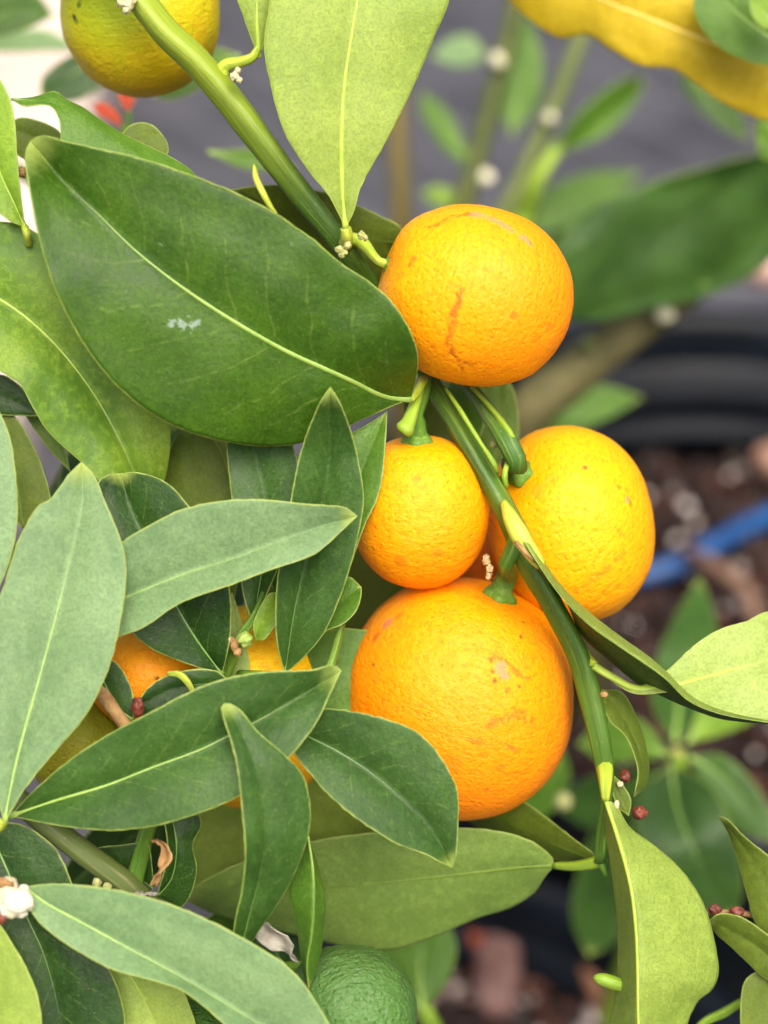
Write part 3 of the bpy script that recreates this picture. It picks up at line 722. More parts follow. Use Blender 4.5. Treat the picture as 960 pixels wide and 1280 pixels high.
# yellowing leaf hanging in at the top right
zy = -7
ys = empty('yellowing_branch', Vector((P(1020, -30, zy).x + .02, P(1020, -30, zy).y, 0))); tag(ys, 'branch with a big wavy yellow leaf and a green leaf over it', 'branch')
yb = wpos(ys)
wtube('stem', [yb, Vector((yb.x + .05, yb.y - .02, .3)), P(1085, 60, zy), P(1000, -25, zy), P(940, -70, zy)], [.006, .0045, .003, .0026, .002], M_STEM, ys)
leaf(ys, [(1030, 95), (960, 80), (880, 50), (790, 15), (700, -20), (600, -40)], [(990, 30), (900, -20), (800, -60), (700, -70)],
     [(1000, 150), (950, 147), (905, 130), (870, 105), (840, 88), (800, 84), (760, 62), (735, 44), (700, 46), (668, 28), (640, 4), (620, -20)], [zy, zy + .5, zy], (.4, -.5), mat='yellow', under='pale', zs=1.0, nt=50, wav=.0012, rib=(10, 3),
     ribmat=plain('yellow_rib', (.7, .55, .1), (.8, .62, .15), 200), label='large wavy yellow ageing leaf', pet=[(1055, 90, zy), (1082, 62, zy)], petr=(9, 8))
leaf(ys, [(1000, 65), (960, 45), (920, 15), (880, -25)], [(1000, 30), (960, -10), (915, -35)], [(965, 82), (915, 68), (880, 40), (866, 5)], [zy + 1.5], mat='mid', under='olive', zs=1.0, nt=30, rib=(8, 3), label='dark green leaf lying over the yellow leaf', pet=[(1040, 66, zy + 1), (1082, 58, zy)], petr=(7, 8))
leaf(ys, [(985, 30), (960, 20), (945, 0), (940, -30)], [(975, 0), (960, -25)], [(955, 35), (938, 15)], [zy + 2.5], mat='lime', under='lime', zs=1.0, nt=20, rib=(6, 2), pet=[(1010, 25, zy + 1.5), (1030, 10, zy)], petr=(6, 7))

# soft leaves far top left
tlb = empty('background_shrub', Vector((P(0, 20, -14).x - .06, P(0, 20, -14).y, 0))); tag(tlb, 'blurred dark shrub leaves in front of the pale path', 'shrub', 'blurred plants behind')
bb = wpos(tlb)
wtube('stem', [bb, Vector((bb.x, bb.y, .3)), P(-60, 10, -14), P(-20, -20, -14)], [.005, .004, .003, .002], M_WOOD, tlb)
leaf(tlb, [(-50, 40), (-10, 25), (30, 10), (68, 20)], [(-10, -15), (40, -12)], [(-20, 50), (30, 38)], [-13], mat='deep', under='olive', **B)
leaf(tlb, [(-40, 62), (10, 55), (60, 50), (100, 62)], [(10, 42), (60, 38)], [(10, 66), (60, 64)], [-16], mat='pale', under='pale', **B)
leaf(tlb, [(140, 60), (110, 80), (80, 100), (50, 118)], [(95, 65), (55, 95)], [(140, 95), (100, 125), (70, 128)], [-12], mat='dark', under='green', **B)
leaf(tlb, [(300, 70), (270, 75), (240, 88), (190, 120)], [(270, 60), (230, 72)], [(260, 105), (215, 125)], [-10], mat='deep', under='green', **B)
leaf(tlb, [(260, 190), (300, 196), (340, 202), (372, 212)], [(300, 187), (340, 190)], [(300, 210), (340, 214)], [-11], mat='mid', under='olive', **B)

for q_ in (([(152, 158), (144, 146), (132, 138), (116, 130)], [(148, 142), (130, 128)], [(140, 152), (122, 142)]), ([(160, 140), (159, 128), (157, 116), (150, 104)], [(168, 126), (163, 110)], [(151, 128), (147, 114)])):
    leaf(tlb, *q_, [-8.5], mat='red', under='olive', zs=1.0, nt=14, rib=None, label='small bright red young leaf')
wtube('stem', [P(152, 158, -8.5), P(160, 172, -8.6), P(160, 140, -8.5)], [.0006, .0008, .0006], M_STEM, tlb, 12, 8)
wtube('stem', [P(160, 172, -8.6), P(100, 240, -9.5), P(-60, 200, -12), Vector((bb.x, bb.y, .3))], [.0008, .0015, .002, .0035], M_STEM, tlb, 20, 8)

# ================================================================== the fruiting branch
zb = 0
fb = empty('fruiting_branch', Vector((-0.22, 0.05, 0)))
tag(fb, 'arching green citrus branch with a ridged stem carrying the cluster of ripe orange fruits', 'branch')
mp = [(80, -105, .3, 18), (165, -12, .2, 17.5), (205, 38, .2, 17.5), (245, 76, .1, 18), (285, 122, 0, 18.5), (330, 180, -.1, 17), (380, 245, -.3, 15.5), (428, 306, -.5, 13), (465, 360, -1.0, 11), (500, 420, -1.3, 11), (538, 480, -.9, 12),
      (578, 545, -.2, 12.5), (612, 602, .1, 13), (638, 650, .2, 14.5), (662, 702, .2, 16), (692, 757, .2, 14), (722, 815, .1, 14), (737, 865, 0, 14.5), (748, 915, 0, 13), (756, 962, -.1, 11), (757, 1000, -.3, 8), (752, 1040, -.5, 7), (749, 1078, -.6, 7)]
q = cr(mp, 150)
path = [P(a[0], a[1], a[2]) for a in q]; rad = [a[3] * K for a in q]
rad = [r * (1 + .05 * mn.noise(p * 180)) for r, p in zip(rad, path)]
lead = cr([(-0.22, 0.05, 0.0, .006), (-.215, .06, .2, .0052), (-.19, .06, .45, .0042), (-.13, .05, .63, .0034), tuple(path[0]) + (rad[0],)], 30)[:-1]
path = [Vector(a[:3]) for a in lead] + path; rad = [a[3] for a in lead] + rad
V, F, U = tube_geo(path, rad, 18, 0.11)
topz = P(165, -12).z; nodez = P(400, 270).z
age = [max(0.0, min(1.0, (v.z - nodez) / (topz - nodez) * 1.25)) for v in V]
st = mesh_obj('stem', V, F, M_MAIN, fb, path[0], uvs=U, attr=age)
def sm(pts, mat, n=None, ridges=.06, name='shoot', lumps=.1): return tube(name, pts, mat, fb, 12, n, ridges, 1, 0, lumps)
def knob(parent, x, y, z, r, mat, flat=(1, 1, 1), name='bud', seed=0, amp=.38):
    c = P(x, y, z); s = r * K
    bm = bmesh.new(); bmesh.ops.create_icosphere(bm, subdivisions=3, radius=1)
    V = [c + RGT * (v.co.x * flat[0] * s) + UP * (v.co.y * flat[1] * s) - FWD * (v.co.z * flat[2] * s) + mn.noise_vector(v.co * 1.7 + Vector((x, y, seed))) * amp * s for v in bm.verts]
    F = [[v.index for v in f.verts] for f in bm.faces]; bm.free()
    return mesh_obj(name, V, F, mat, parent, c)
# lime upper end of the stem, node collars and scars
for x, y, z, r in ((293, 96, 1.2, 6), (299, 100, 1.3, 4), (297, 88, 1.2, 4)): knob(fb, x, y, z * .5, r, M_CREAM)
for x, y, r in ((424, 312, 5), (431, 316, 4), (434, 307, 5), (427, 319, 4), (452, 294, 5), (456, 297, 4)): knob(fb, x, y, .6, r, M_NODE)
for x, y, r in ((152, 3, 6), (160, 6, 7), (158, 13, 5), (165, 0, 6)): knob(fb, x, y, .6, r, M_CREAM)
sm([(275, 95, 0, 11), (283, 82, .1, 8), (300, 78, .2, 7), (315, 72, .3, 6), (323, 60, .3, 5)], M_PET)
# yellow node where the folded leaf leaves the stem
sm([(630, 628, .5, 5), (640, 650, .9, 10), (652, 672, 1.0, 12), (664, 690, 1.0, 10), (676, 706, .9, 7)], M_PET, name='node_collar')
sm([(641, 672, .9, 2), (650, 683, 1.25, 3), (660, 694, 1.3, 2.4), (668, 702, 1.1, 1.5)], M_TAN, name='bud_scale')
# green stalks
sm([(638, 572, .1, 2.5), (633, 584, .2, 3.5), (631, 596, .2, 4), (633, 608, .1, 3)], M_STEM_LIME)
sm([(527, 478, -.5, 7), (519, 505, .1, 7.5), (511, 528, .3, 9), (506, 537, .35, 12), (503, 541, .35, 9)], M_STEM_LIME, name='broken_stalk')
sm([(556, 484, -.35, 2), (575, 512, .1, 3), (600, 552, .30, 2.6), (618, 580, .42, 3.4), (622, 592, .3, 2)], M_STEM_LIME, name='ridge')  # pale stem ridge, its highlight put in as a lighter tube
sm([(590, 484, -.8, 2.5), (612, 508, -.35, 3.2), (630, 530, .1, 4), (641, 546, .25, 3.5), (644, 556, .2, 2)], M_STEM_LIME, name='ridge')  # same on the stalk: ridge plus highlight laid on in pale colour

LF = lambda *a, **k: leaf(fb, *a, **k)
# the big dark leaf across the middle
LF([(514, 499), (480, 494), (440, 475), (350, 434), (250, 374), (175, 318), (125, 270), (75, 222), (38, 176)],
   [(521, 470), (522, 440), (510, 408), (490, 377), (466, 355), (425, 327), (388, 296), (341, 264), (294, 240), (256, 225), (200, 205), (165, 195), (120, 185), (75, 175), (52, 169)],
   [(490, 508), (450, 526), (400, 547), (350, 558), (290, 554), (230, 538), (180, 511), (140, 476), (105, 431), (80, 386), (60, 336), (45, 280), (34, 220), (31, 192)],
   [.5, 1.5, 1.9, 2.1, 2.1, 1.9], ([.5, .4, .3, .4], [.0, -.6, -.2, .4, .6]), 'deep_marked', 'green', zs=1.0, nt=64, rib=(10, 3), bulge=(.05, .05), wav=.0005,
   pet=[(520, 492, .3), (527, 480, -.1), (530, 474, -.6)], petr=(4, 6), label='biggest dark green leaf, its margin pale and a dry white mark near its middle')
# bright underside leaf at the top
LF([(432, 285), (428, 240), (427, 180), (430, 110), (440, 40), (450, -20), (458, -90)],
   [(422, 266), (411, 245), (385, 213), (355, 165), (339, 110), (330, 60), (335, 15), (346, -25), (400, -75)],
   [(442, 266), (452, 232), (482, 178), (512, 118), (541, 50), (562, -12), (530, -70)],
   [.2, .9, 1.2, 1.0], ([.2, .5, .4], [.2, -.4, -.6]), 'lime', 'lime', 'u', nt=54, rib=(9, 4), bulge=(.06, .05), pet=[(434, 296, 0), (432, 306, -.3)], petr=(7, 9), label='bright lime leaf seen from its underside, rising from the upper node')
LF([(324, 72), (322, 45), (321, 15), (322, -30)], [(314, 48), (304, 20), (296, -10)], [(331, 50), (338, 20), (343, -10)], [.5, .9], mat='lime', under='lime', face='u', rib=(7, 3), nt=24)
# olive leaf behind the upper node
LF([(508, 305), (450, 296), (390, 275), (335, 254), (286, 238)], [(500, 283), (472, 268), (444, 255), (400, 239), (347, 231), (312, 233)], [(500, 345), (450, 355), (400, 335), (340, 290), (300, 252)],
   [-1.8, -1.6, -1.2], (.2, -.8), 'dark', 'olive', 'u', zs=1, ribmat=M_RIB_O)
tube('shoot', [(318, 206, -.3, 2.5), (320, 222, -.2, 4.2), (328, 240, -.1, 4.5), (338, 258, -.2, 3.5), (346, 268, -.3, 2)], M_PET, fb, 9)
# leaves behind the fruit cluster
LF([(570, 575), (575, 545), (580, 510), (580, 470)], [(600, 545), (606, 520), (598, 480)], [(545, 560), (550, 520), (560, 480)], [-2.6], (.2, -.3), 'mid', 'olive', 't', zs=1, nt=24)
LF([(615, 600), (620, 560), (625, 510), (625, 455)], [(645, 560), (649, 535), (643, 490)], [(592, 570), (590, 520), (600, 470)], [-3.2], (.1, -.2), 'mid', 'green', 'u', zs=1, nt=24)
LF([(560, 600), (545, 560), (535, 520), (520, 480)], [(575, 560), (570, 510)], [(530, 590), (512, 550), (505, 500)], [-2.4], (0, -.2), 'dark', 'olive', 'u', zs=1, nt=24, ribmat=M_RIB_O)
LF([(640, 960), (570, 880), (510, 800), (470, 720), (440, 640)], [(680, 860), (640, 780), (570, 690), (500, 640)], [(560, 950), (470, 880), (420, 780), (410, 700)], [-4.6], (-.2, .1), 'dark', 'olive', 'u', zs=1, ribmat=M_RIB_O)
# folded leaf running to the right from the yellow node
LF([(654, 676), (674, 706), (701, 744), (736, 780), (775, 808), (806, 829), (832, 848), (862, 876), (905, 893), (985, 906)],
   [(666, 682), (697, 726), (735, 764), (779, 798), (810, 820), (832, 839), (862, 868), (905, 889)],
   [(672, 712), (708, 752), (726, 793), (760, 824), (797, 855), (829, 871), (862, 885), (905, 899)], [1.2, 1.5, 1.4, 1.2, 1.0], ([-.5, -.9, -.8, -.4], [-.9, -1.6, -1.3, -.6]), 'dark', 'lime', 't', zs=1, nt=56, rib=None, swap='a',
   label='narrow folded leaf with a pale rolled margin, leaving the yellow node')
LF([(742, 832), (765, 846), (795, 860), (835, 858), (880, 846), (930, 833), (1000, 815)], [(768, 848), (800, 858), (834, 838), (868, 806), (900, 786), (930, 777), (965, 765)], [(765, 852), (795, 868), (848, 866), (872, 881), (902, 893), (935, 898), (970, 896)],
   [.2, .5, .2, -.2], ([0, -.1, -.5], [0, .3, .6]), 'mid', 'pale', 'u', zs=1, nt=48, rib=(12, 2.5), ribmat=M_RIB_U, pet=[(736, 826, .1), (728, 815, 0)], petr=(7, 8), label='pale lime leaf spreading right, underside up, on a short thick stalk')
# small twisted leaf and curled leaf at the foot
LF([(752, 862), (770, 885), (786, 912), (799, 945), (803, 975), (792, 996)], [(776, 864), (795, 894), (806, 924), (811, 961), (806, 984)], [(752, 878), (762, 902), (780, 918), (791, 940), (797, 965)], [-.5, -.7, -.5], (-.4, .3), 'mid', 'olive', 'u', nt=34, ribmat=M_RIB_O, rib=(3, 1))
LF([(766, 968), (772, 990), (780, 1005), (786, 1020)], [(778, 980), (789, 1000)], [(764, 985), (772, 1008)], [-.4], mat='dark', under='olive', face='u', nt=20, rib=None)
LF([(757, 1000), (776, 1060), (789, 1112), (795, 1165), (797, 1217), (798, 1280), (805, 1350)],
   [(770, 1006), (787, 1034), (817, 1056), (847, 1082), (870, 1112), (884, 1142), (896, 1191), (898, 1218), (889, 1238), (874, 1250), (862, 1272), (850, 1310)],
   [(757, 1037), (764, 1090), (770, 1142), (772, 1199), (768, 1255), (762, 1290)], [.3, .9, 1.1, 1.0], ([-.2, -.8, -1.0, -.5], [-.6, -1.2, -1.0]), 'mid', 'lime', 'u', zs=1, nt=60, rib=(6, 3), ribmat=M_RIB_U,
   pet=[(757, 985, .3), (757, 968, .15), (755, 950, -.25)], petr=(5, 12.5), label='long curled lime leaf hanging at the foot of the branch')
# wide underside leaf at the bottom and the olive one above it
LF([(693, 1082), (650, 1084), (600, 1090), (502, 1101), (409, 1109), (300, 1118), (225, 1122)], [(690, 1071), (667, 1053), (637, 1042), (600, 1036), (540, 1035), (470, 1040), (400, 1049), (330, 1068), (265, 1095)],
   [(681, 1096), (667, 1116), (637, 1135), (600, 1147), (540, 1172), (495, 1187), (454, 1187), (405, 1177), (337, 1160), (270, 1142)], [-1.4, -1.6, -2.0], ([.3, .3], [-.5, -.6]), 'mid', 'green', 'u', zs=1, nt=50, rib=(7, 3), ribmat=M_RIB_O,
   pet=[(715, 1083, -1.1), (738, 1080, -.8), (752, 1075, -.7)], petr=(4.5, 9), petmat=M_STEM_LIME, label='wide olive leaf lying level with its underside showing below the lowest orange')
LF([(746, 1076), (700, 1058), (650, 1035), (600, 1015), (560, 1000)], [(742, 1067), (718, 1049), (694, 1030), (656, 1002), (620, 984)], [(720, 1078), (690, 1075), (640, 1055), (590, 1030)], [-.9, -2.2, -2.8], ([.2, .3], [-.4]), 'deep', 'olive', 'u', zs=1, nt=34, ribmat=M_RIB_O)
LF([(520, 1060), (440, 1030), (350, 1015), (270, 1030), (225, 1080)], [(500, 1030), (440, 990), (350, 965), (270, 985), (230, 1030)], [(480, 1070), (400, 1075), (300, 1100), (245, 1130)], [-3.0], ([.2], [-.4]), 'lime', 'lime', 'u', zs=1, ribmat=M_RIB_U)
tube('bud', [(778, 1232, .2, 8), (765, 1228, .2, 9), (752, 1224, .2, 8), (745, 1222, .2, 5), (742, 1221, .2, 2)], M_STEM_LIME, fb, 10)
tube('shoot', [(760, 1005, -.4, 3), (756, 1050, -.5, 4), (752, 1078, -.6, 5), (758, 1095, -.6, 2.5)], M_STEM, fb, 8)
knob(fb, 782, 970, -.3, 8, M_REDBUD, (.8, 1, .8)); knob(fb, 800, 1016, -.2, 9, M_REDBUD, (1, .95, .9)); knob(fb, 775, 980, -.1, 4, M_CREAM); knob(fb, 771, 1006, .3, 4, M_CREAM, (.8, 1.5, .8))
knob(fb, 755, 868, .5, 5, M_TAN, (1, .7, .7))
M_TANPALE = plain('dry_flower', (0.42, 0.30, 0.12), (0.55, 0.44, 0.22), 600, .6, .3, .0002)
# fruit-bearing side stalk pieces with cream flower remains
for x, y, r in ((608, 700, 5), (612, 711, 4.5), (611, 719, 4)): knob(fb, x, y, -.1, r, M_TANPALE, (.9, 1.4, .9), amp=.6)
for x, y, r in ((620, 548, 6), (626, 551, 5), (618, 555, 5)): knob(fb, x, y, -.2, r, M_NODE)

# fruits ------------------------------------------------------------
sp1 = [(516, 336, 6, BRN, .35), (635, 404, 6, BRN, .3), (680, 415, 8, SCAR, .2), (665, 430, 7, SCAR, .2), (512, 342, 4, BRN, .4)]
ln1 = [([(536, 296), (548, 290), (560, 283), (574, 279), (590, 280)], 7, SCAR, .75), ([(588, 280), (606, 283), (622, 291), (638, 301), (654, 314)], 9, PINK, .95), ([(655, 314), (668, 330)], 5, SCAR, .5),
       ([(571, 374), (566, 395), (561, 415), (558, 435), (562, 448)], 8, SCAR, .75), ([(562, 446), (570, 456), (577, 468)], 6, SCAR, .75), ([(572, 457), (588, 461), (602, 460)], 5, SCAR, .6), ([(520, 420), (540, 440), (556, 452)], 4, SCAR, .3)]
fruit(593, 370, 123.5, 111.5, .1, (-.93, .32, .15), 'round yellow-orange citrus fruit with a pink scar arc on its crown, topmost of the cluster', YEL, ORA, .12, rot=-12, rzf=.97, spots=sp1, lines=ln1, calyx=9, pedicel=[(450, 302, -.3, 9), (436, 298, -.4, 9)], pedmat=M_PET, specks=.35)
fruit(525, 640, 86, 96, -.6, (-.04, .95, .30), 'small smooth yellow citrus fruit hanging between its two bigger neighbours, calyx on top', YEL, ORA, -.05, rzf=1.0, calyx=18,
      pedicel=[(520, 520, .0, 9), (527, 495, -.3, 10), (531, 470, -.9, 10)], specks=.4, spots=[(520, 600, 6, BRN, .25), (500, 700, 10, SCAR, .25), (545, 690, 9, SCAR, .2)])
sp3 = [(618, 824, 9, PINK, .8), (623, 833, 7, PINK, .75), (611, 839, 4, BRN, .6), (608, 829, 3, BRN, .5), (606, 816, 3, BRN, .5), (626, 851, 4, BRN, .4), (640, 846, 3, BRN, .5), (560, 938, 14, SCAR, .15),
       (484, 774, 9, PINK, .7), (470, 790, 6, SCAR, .4), (642, 790, 3, BRN, .6), (648, 773, 2.5, BRN, .6), (467, 824, 3, BRN, .9), (594, 1020, 12, BRN, .4), (602, 972, 4, BRN, .3)]
ln3 = [([(604, 816), (612, 811), (622, 813), (630, 822), (640, 832), (652, 836)], 5, BRN, .55), ([(606, 890), (618, 884), (630, 880), (644, 880), (654, 886)], 9, SCAR, .6), ([(618, 884), (630, 878), (634, 872)], 5, SCAR, .5), ([(620, 912), (630, 918), (638, 924)], 5, BRN, .5), ([(582, 908), (596, 912)], 6, SCAR, .5),
       ([(612, 942), (622, 944)], 4, BRN, .45), ([(468, 796), (482, 776), (500, 764)], 8, SCAR, .5)]
fruit(573, 873, 144, 151, -1.5, (.34, .90, .28), 'largest deep orange citrus fruit, its skin scuffed near the middle, lowest of the cluster', (0.87, 0.315, 0.001), (0.87, 0.215, 0.001), .05, rzf=.96, spots=sp3, lines=ln3, calyx=20,
      pedicel=[(633, 706, .2, 9), (641, 688, .3, 10), (646, 672, .3, 10)], specks=.5)
sp4 = [(773, 625, 6, PINK, .4), (778, 632, 4, SCAR, .35), (722, 587, 4, BRN, .6), (763, 610, 4, BRN, .35), (665, 615, 12, (.25, .28, .02), .3), (680, 600, 10, (.25, .28, .02), .25)]
ln4 = [([(712, 735), (730, 722), (750, 706), (768, 690)], 8, SCAR, .4), ([(760, 660), (768, 668)], 6, SCAR, .35), ([(745, 735), (765, 728), (780, 716)], 5, SCAR, .35), ([(772, 612), (776, 628)], 5, SCAR, .45), ([(690, 690), (706, 700), (720, 704)], 5, SCAR, .25)]
fruit(713, 656, 103, 124, -1.9, (-.60, .56, .56), 'bright yellow citrus fruit with a thick dark stalk, behind the stem', (0.87, 0.40, 0.001), (0.87, 0.315, 0.001), -.1, rot=10, rzf=.95, spots=sp4, lines=ln4, calyx=17,
      pedicel=[(648, 580, .2, 12), (632, 548, .1, 12.5), (610, 515, -.6, 11), (585, 482, -1.2, 9), (560, 460, -1.6, 9)], pedmat=M_STEM_DARK, specks=.4)
fruit(634, 712, 62, 62, -4.2, (0, .9, -.4), 'shaded orange citrus fruit peeping out between the small fruit and the stem', ORA, (0.78, 0.17, 0.004), .3, sub=5, calyx=9, pedicel=[(645, 630, -4.4, 6), (640, 600, -2.5, 6), (618, 606, -.1, 6)])
fruit(176, 16, 99, 103, -2.2, (-.05, .98, .2), 'half-ripe yellow-green citrus fruit behind the top of the stem', (0.46, 0.46, 0.008), (0.74, 0.42, 0.004), -.30, rzf=1.0, calyx=10, pedicel=[(160, -110, -1.6, 7), (120, -80, -.6, 8), (95, -88, .1, 8)], specks=.5,
      green=(0.28, 0.36, 0.010), greenat=(150, 0, 150), spots=[(103, 39, 5, (.03, .04, .005), .95), (110, 25, 5, (.1, .15, .01), .7), (107, 45, 4, (.03, .04, .005), .8)], lum=.018)

M_PETAL = plain('cream_petal', (0.60, 0.55, 0.34), (0.76, 0.74, 0.60), 250, .5, .3, .0001, .2)
# ================================================================== the leafy shoots on the left
ls = empty('leafy_bush', Vector((-0.20, -0.08, 0)))
tag(ls, 'dense leafy citrus bush with crossing dark and pale lance-shaped leaves', 'bush')
lead = cr([(-0.20, -.08, 0.0, .006), (-.19, -.07, .2, .005), (-.14, -.05, .36, .004), tuple(P(-60, 930, .6)) + (.0026,), tuple(P(5, 985, 1.0)) + (.0021,), tuple(P(70, 1040, 1.2)) + (.0021,), tuple(P(120, 1078, 1.2)) + (.0022,), tuple(P(165, 1112, 1.1)) + (.0022,), tuple(P(215, 1160, .6)) + (.0018,), tuple(P(260, 1215, .2)) + (.0015,)], 70)
V, F, U = tube_geo([Vector(a[:3]) for a in lead], [a[3] for a in lead], 12, .06); mesh_obj('stem', V, F, M_WOOD, ls, Vector(lead[0][:3]), uvs=U)
tube('stem', [(165, 1112, 1.0, 12), (190, 1020, .2, 10), (230, 920, -.1, 9), (280, 845, 0, 8), (298, 800, .4, 7), (318, 770, .4, 5), (330, 740, .4, 4)], M_STEM, ls, 10)
tube('stem', [(300, 845, 0, 8), (345, 845, .6, 6), (400, 850, .3, 6), (425, 790, .2, 5), (428, 742, .3, 4)], M_STEM, ls, 10)
tube('stem', [(-60, 930, .5, 12), (-30, 700, 0, 10), (-40, 500, -.5, 10), (-45, 300, -.8, 9), (20, 290, .2, 6)], M_STEM, ls, 10)
tube('stem', [(-70, 1050, 1.5, 9), (-30, 1110, 1.9, 8), (8, 1122, 2.0, 7), (36, 1111, 2.4, 4)], M_PET, ls, 10)
tube('stem', [(-60, 930, 1, 9), (-25, 1010, 2.2, 8), (2, 1034, 2.6, 8)], M_PET, ls, 10)
LS = lambda *a, **k: leaf(ls, *a, **k)
# big lit leaf at the left edge
LS([(-70, 335), (-10, 368), (30, 395), (70, 432), (110, 482), (140, 532), (165, 585), (182, 640)], [(-50, 290), (0, 277), (45, 290), (100, 335), (150, 390), (190, 450), (213, 525), (206, 598)], [(-60, 410), (0, 464), (25, 480), (37, 503), (60, 540), (100, 577), (145, 620)],
   [.8, .9, .6, .2, -.3], ([.2, .1, -.2], [.4, .9, .6]), 'lime', 'olive', 't', nt=54, rib=(8, 3.4), bulge=(.08, .08), wav=.0008, ribmat=M_RIB_U, label='large glossy yellow-green leaf with a curving pale midrib')
# olive roundish leaf and greyish leaf behind
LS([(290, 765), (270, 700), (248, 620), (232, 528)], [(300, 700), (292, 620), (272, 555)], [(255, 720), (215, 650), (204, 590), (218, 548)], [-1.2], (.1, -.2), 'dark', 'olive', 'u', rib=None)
LS([(316, 782), (324, 735), (331, 690), (332, 622), (318, 568), (300, 505)], [(304, 745), (297, 690), (289, 620), (283, 560), (284, 525)], [(330, 752), (352, 700), (374, 640), (376, 590), (350, 530)], [.6, .8, .5], (.2, .3), 'forest', 'olive', 't', rib=(5, 2.5))
LS([(200, 700), (230, 640), (262, 590), (300, 540)], [(240, 690), (275, 640), (300, 590)], [(200, 640), (222, 580), (260, 545)], [-2.2], (0, 0), 'mid', 'pale', 'u', rib=None, nt=20)
# narrow upright dark leaf
LS([(356, 842), (368, 765), (382, 702), (395, 655), (403, 625), (410, 588), (413, 540), (413, 483)], [(346, 805), (344, 760), (347, 720), (355, 675), (364, 620), (373, 575), (384, 540), (400, 503)], [(380, 822), (405, 792), (425, 748), (440, 702), (451, 655), (455, 622), (451, 590), (441, 545), (425, 503)],
   [.5, .8, 1.0, 1.2, 1.9], ([.15, .3, .2], [.1, .2, .15]), 'forest', 'olive', 't', zs=1, nt=50, rib=(5, 2), bulge=(.06, .08), ribmat=M_RIB_D, label='narrow upright dark leaf crossing behind the pale horizontal leaf')
LS([(425, 745), (430, 690), (444, 622), (456, 580), (484, 514)], [(443, 694), (456, 657), (469, 630), (477, 605), (482, 555)], [(405, 700), (395, 650), (400, 600), (430, 548), (458, 531)], [.9, 1.0, .9], (.3, .1), 'mid', 'olive', 't', rib=(3, 1.5), nt=34, ribmat=M_RIB_D)
LS([(395, 800), (412, 770), (432, 748), (452, 734)], [(404, 765), (420, 735), (436, 721)], [(407, 789), (428, 781), (444, 766), (451, 748)], [.7, .9], (-.1, .35), 'mid', 'green', 't', nt=24, rib=None)
LS([(370, 850), (410, 835), (455, 830), (510, 830)], [(378, 805), (405, 789), (440, 786), (480, 795)], [(385, 890), (430, 900), (480, 890)], [-1.6], (-.2, .2), 'mid', 'olive', 't', nt=24, rib=None)
# rounded dark leaf behind the pale pair
LS([(278, 843), (247, 801), (221, 758), (190, 690), (165, 640), (150, 592)], [(286, 808), (289, 772), (287, 733), (276, 690), (256, 655), (235, 631), (216, 609), (194, 596), (168, 590)], [(262, 839), (226, 827), (191, 812), (166, 791), (138, 740), (122, 690), (116, 640), (122, 603), (138, 592)],
   [.9, 1.4, 1.6, 1.4], ([.4, .6, .3], [.3, .6, .5]), 'dark', 'olive', 't', nt=44, rib=(8, 3), ribmat=M_RIB_D, bulge=(.06, .06), label='rounded dark leaf with a thick midrib behind the pale leaf pair')
# leaves deep in the bush
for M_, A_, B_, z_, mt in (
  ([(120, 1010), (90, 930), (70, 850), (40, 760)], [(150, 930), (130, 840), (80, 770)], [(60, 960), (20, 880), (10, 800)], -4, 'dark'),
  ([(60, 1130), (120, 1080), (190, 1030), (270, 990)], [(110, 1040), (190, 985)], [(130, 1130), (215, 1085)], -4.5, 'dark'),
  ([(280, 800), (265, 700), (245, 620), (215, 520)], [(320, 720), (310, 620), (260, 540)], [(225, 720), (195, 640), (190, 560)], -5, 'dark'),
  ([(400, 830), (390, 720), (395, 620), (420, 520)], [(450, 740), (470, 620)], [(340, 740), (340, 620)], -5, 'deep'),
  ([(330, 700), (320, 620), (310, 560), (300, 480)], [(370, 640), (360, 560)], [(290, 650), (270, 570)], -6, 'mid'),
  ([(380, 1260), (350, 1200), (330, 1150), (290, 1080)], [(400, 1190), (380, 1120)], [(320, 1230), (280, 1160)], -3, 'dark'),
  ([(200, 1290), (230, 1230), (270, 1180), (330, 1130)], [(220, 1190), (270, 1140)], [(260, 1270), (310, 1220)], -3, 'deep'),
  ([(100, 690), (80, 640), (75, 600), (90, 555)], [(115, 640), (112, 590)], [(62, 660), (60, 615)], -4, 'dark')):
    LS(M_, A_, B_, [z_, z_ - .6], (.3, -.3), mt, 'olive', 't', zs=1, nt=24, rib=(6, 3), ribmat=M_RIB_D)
# small leaves around the inner buds
LS([(320, 800), (328, 780), (338, 762), (346, 740)], [(330, 800), (345, 780), (350, 755)], [(316, 782), (324, 760), (336, 742)], [.9], (.2, .1), 'lime', 'lime', 't', nt=18, rib=None)
LS([(290, 850), (296, 815), (295, 785), (290, 740)], [(312, 838), (308, 810), (300, 770)], [(280, 840), (282, 800), (283, 765)], [-.3], mat='mid', under='pale', face='u', nt=18, rib=None)
knob(ls, 306, 799, .8, 10, plain('green_bud', (.22, .34, .05), (.34, .45, .10), 300, .5, .4, .0001), (1, .9, 1)); knob(ls, 293, 806, .75, 7, M_TAN, (.8, 1.2, .8)); knob(ls, 297, 815, .75, 5, M_TAN); knob(ls, 287, 800, .7, 5, M_NODE)
LS([(166, 900), (150, 888), (138, 868), (124, 838)], [(168, 880), (160, 850), (140, 825)], [(150, 900), (128, 878), (116, 850)], [1.6], (.1, -.1), 'dark', 'green', 't', nt=20, rib=(7, 4), ribmat=M_RIB_D)
LS([(290, 856), (250, 855), (212, 862), (166, 885)], [(270, 838), (226, 839), (190, 855)], [(270, 880), (220, 890), (185, 900)], [1.5], (.1, 0), 'dark', 'green', 't', nt=24, rib=(5, 2), ribmat=M_RIB_D)
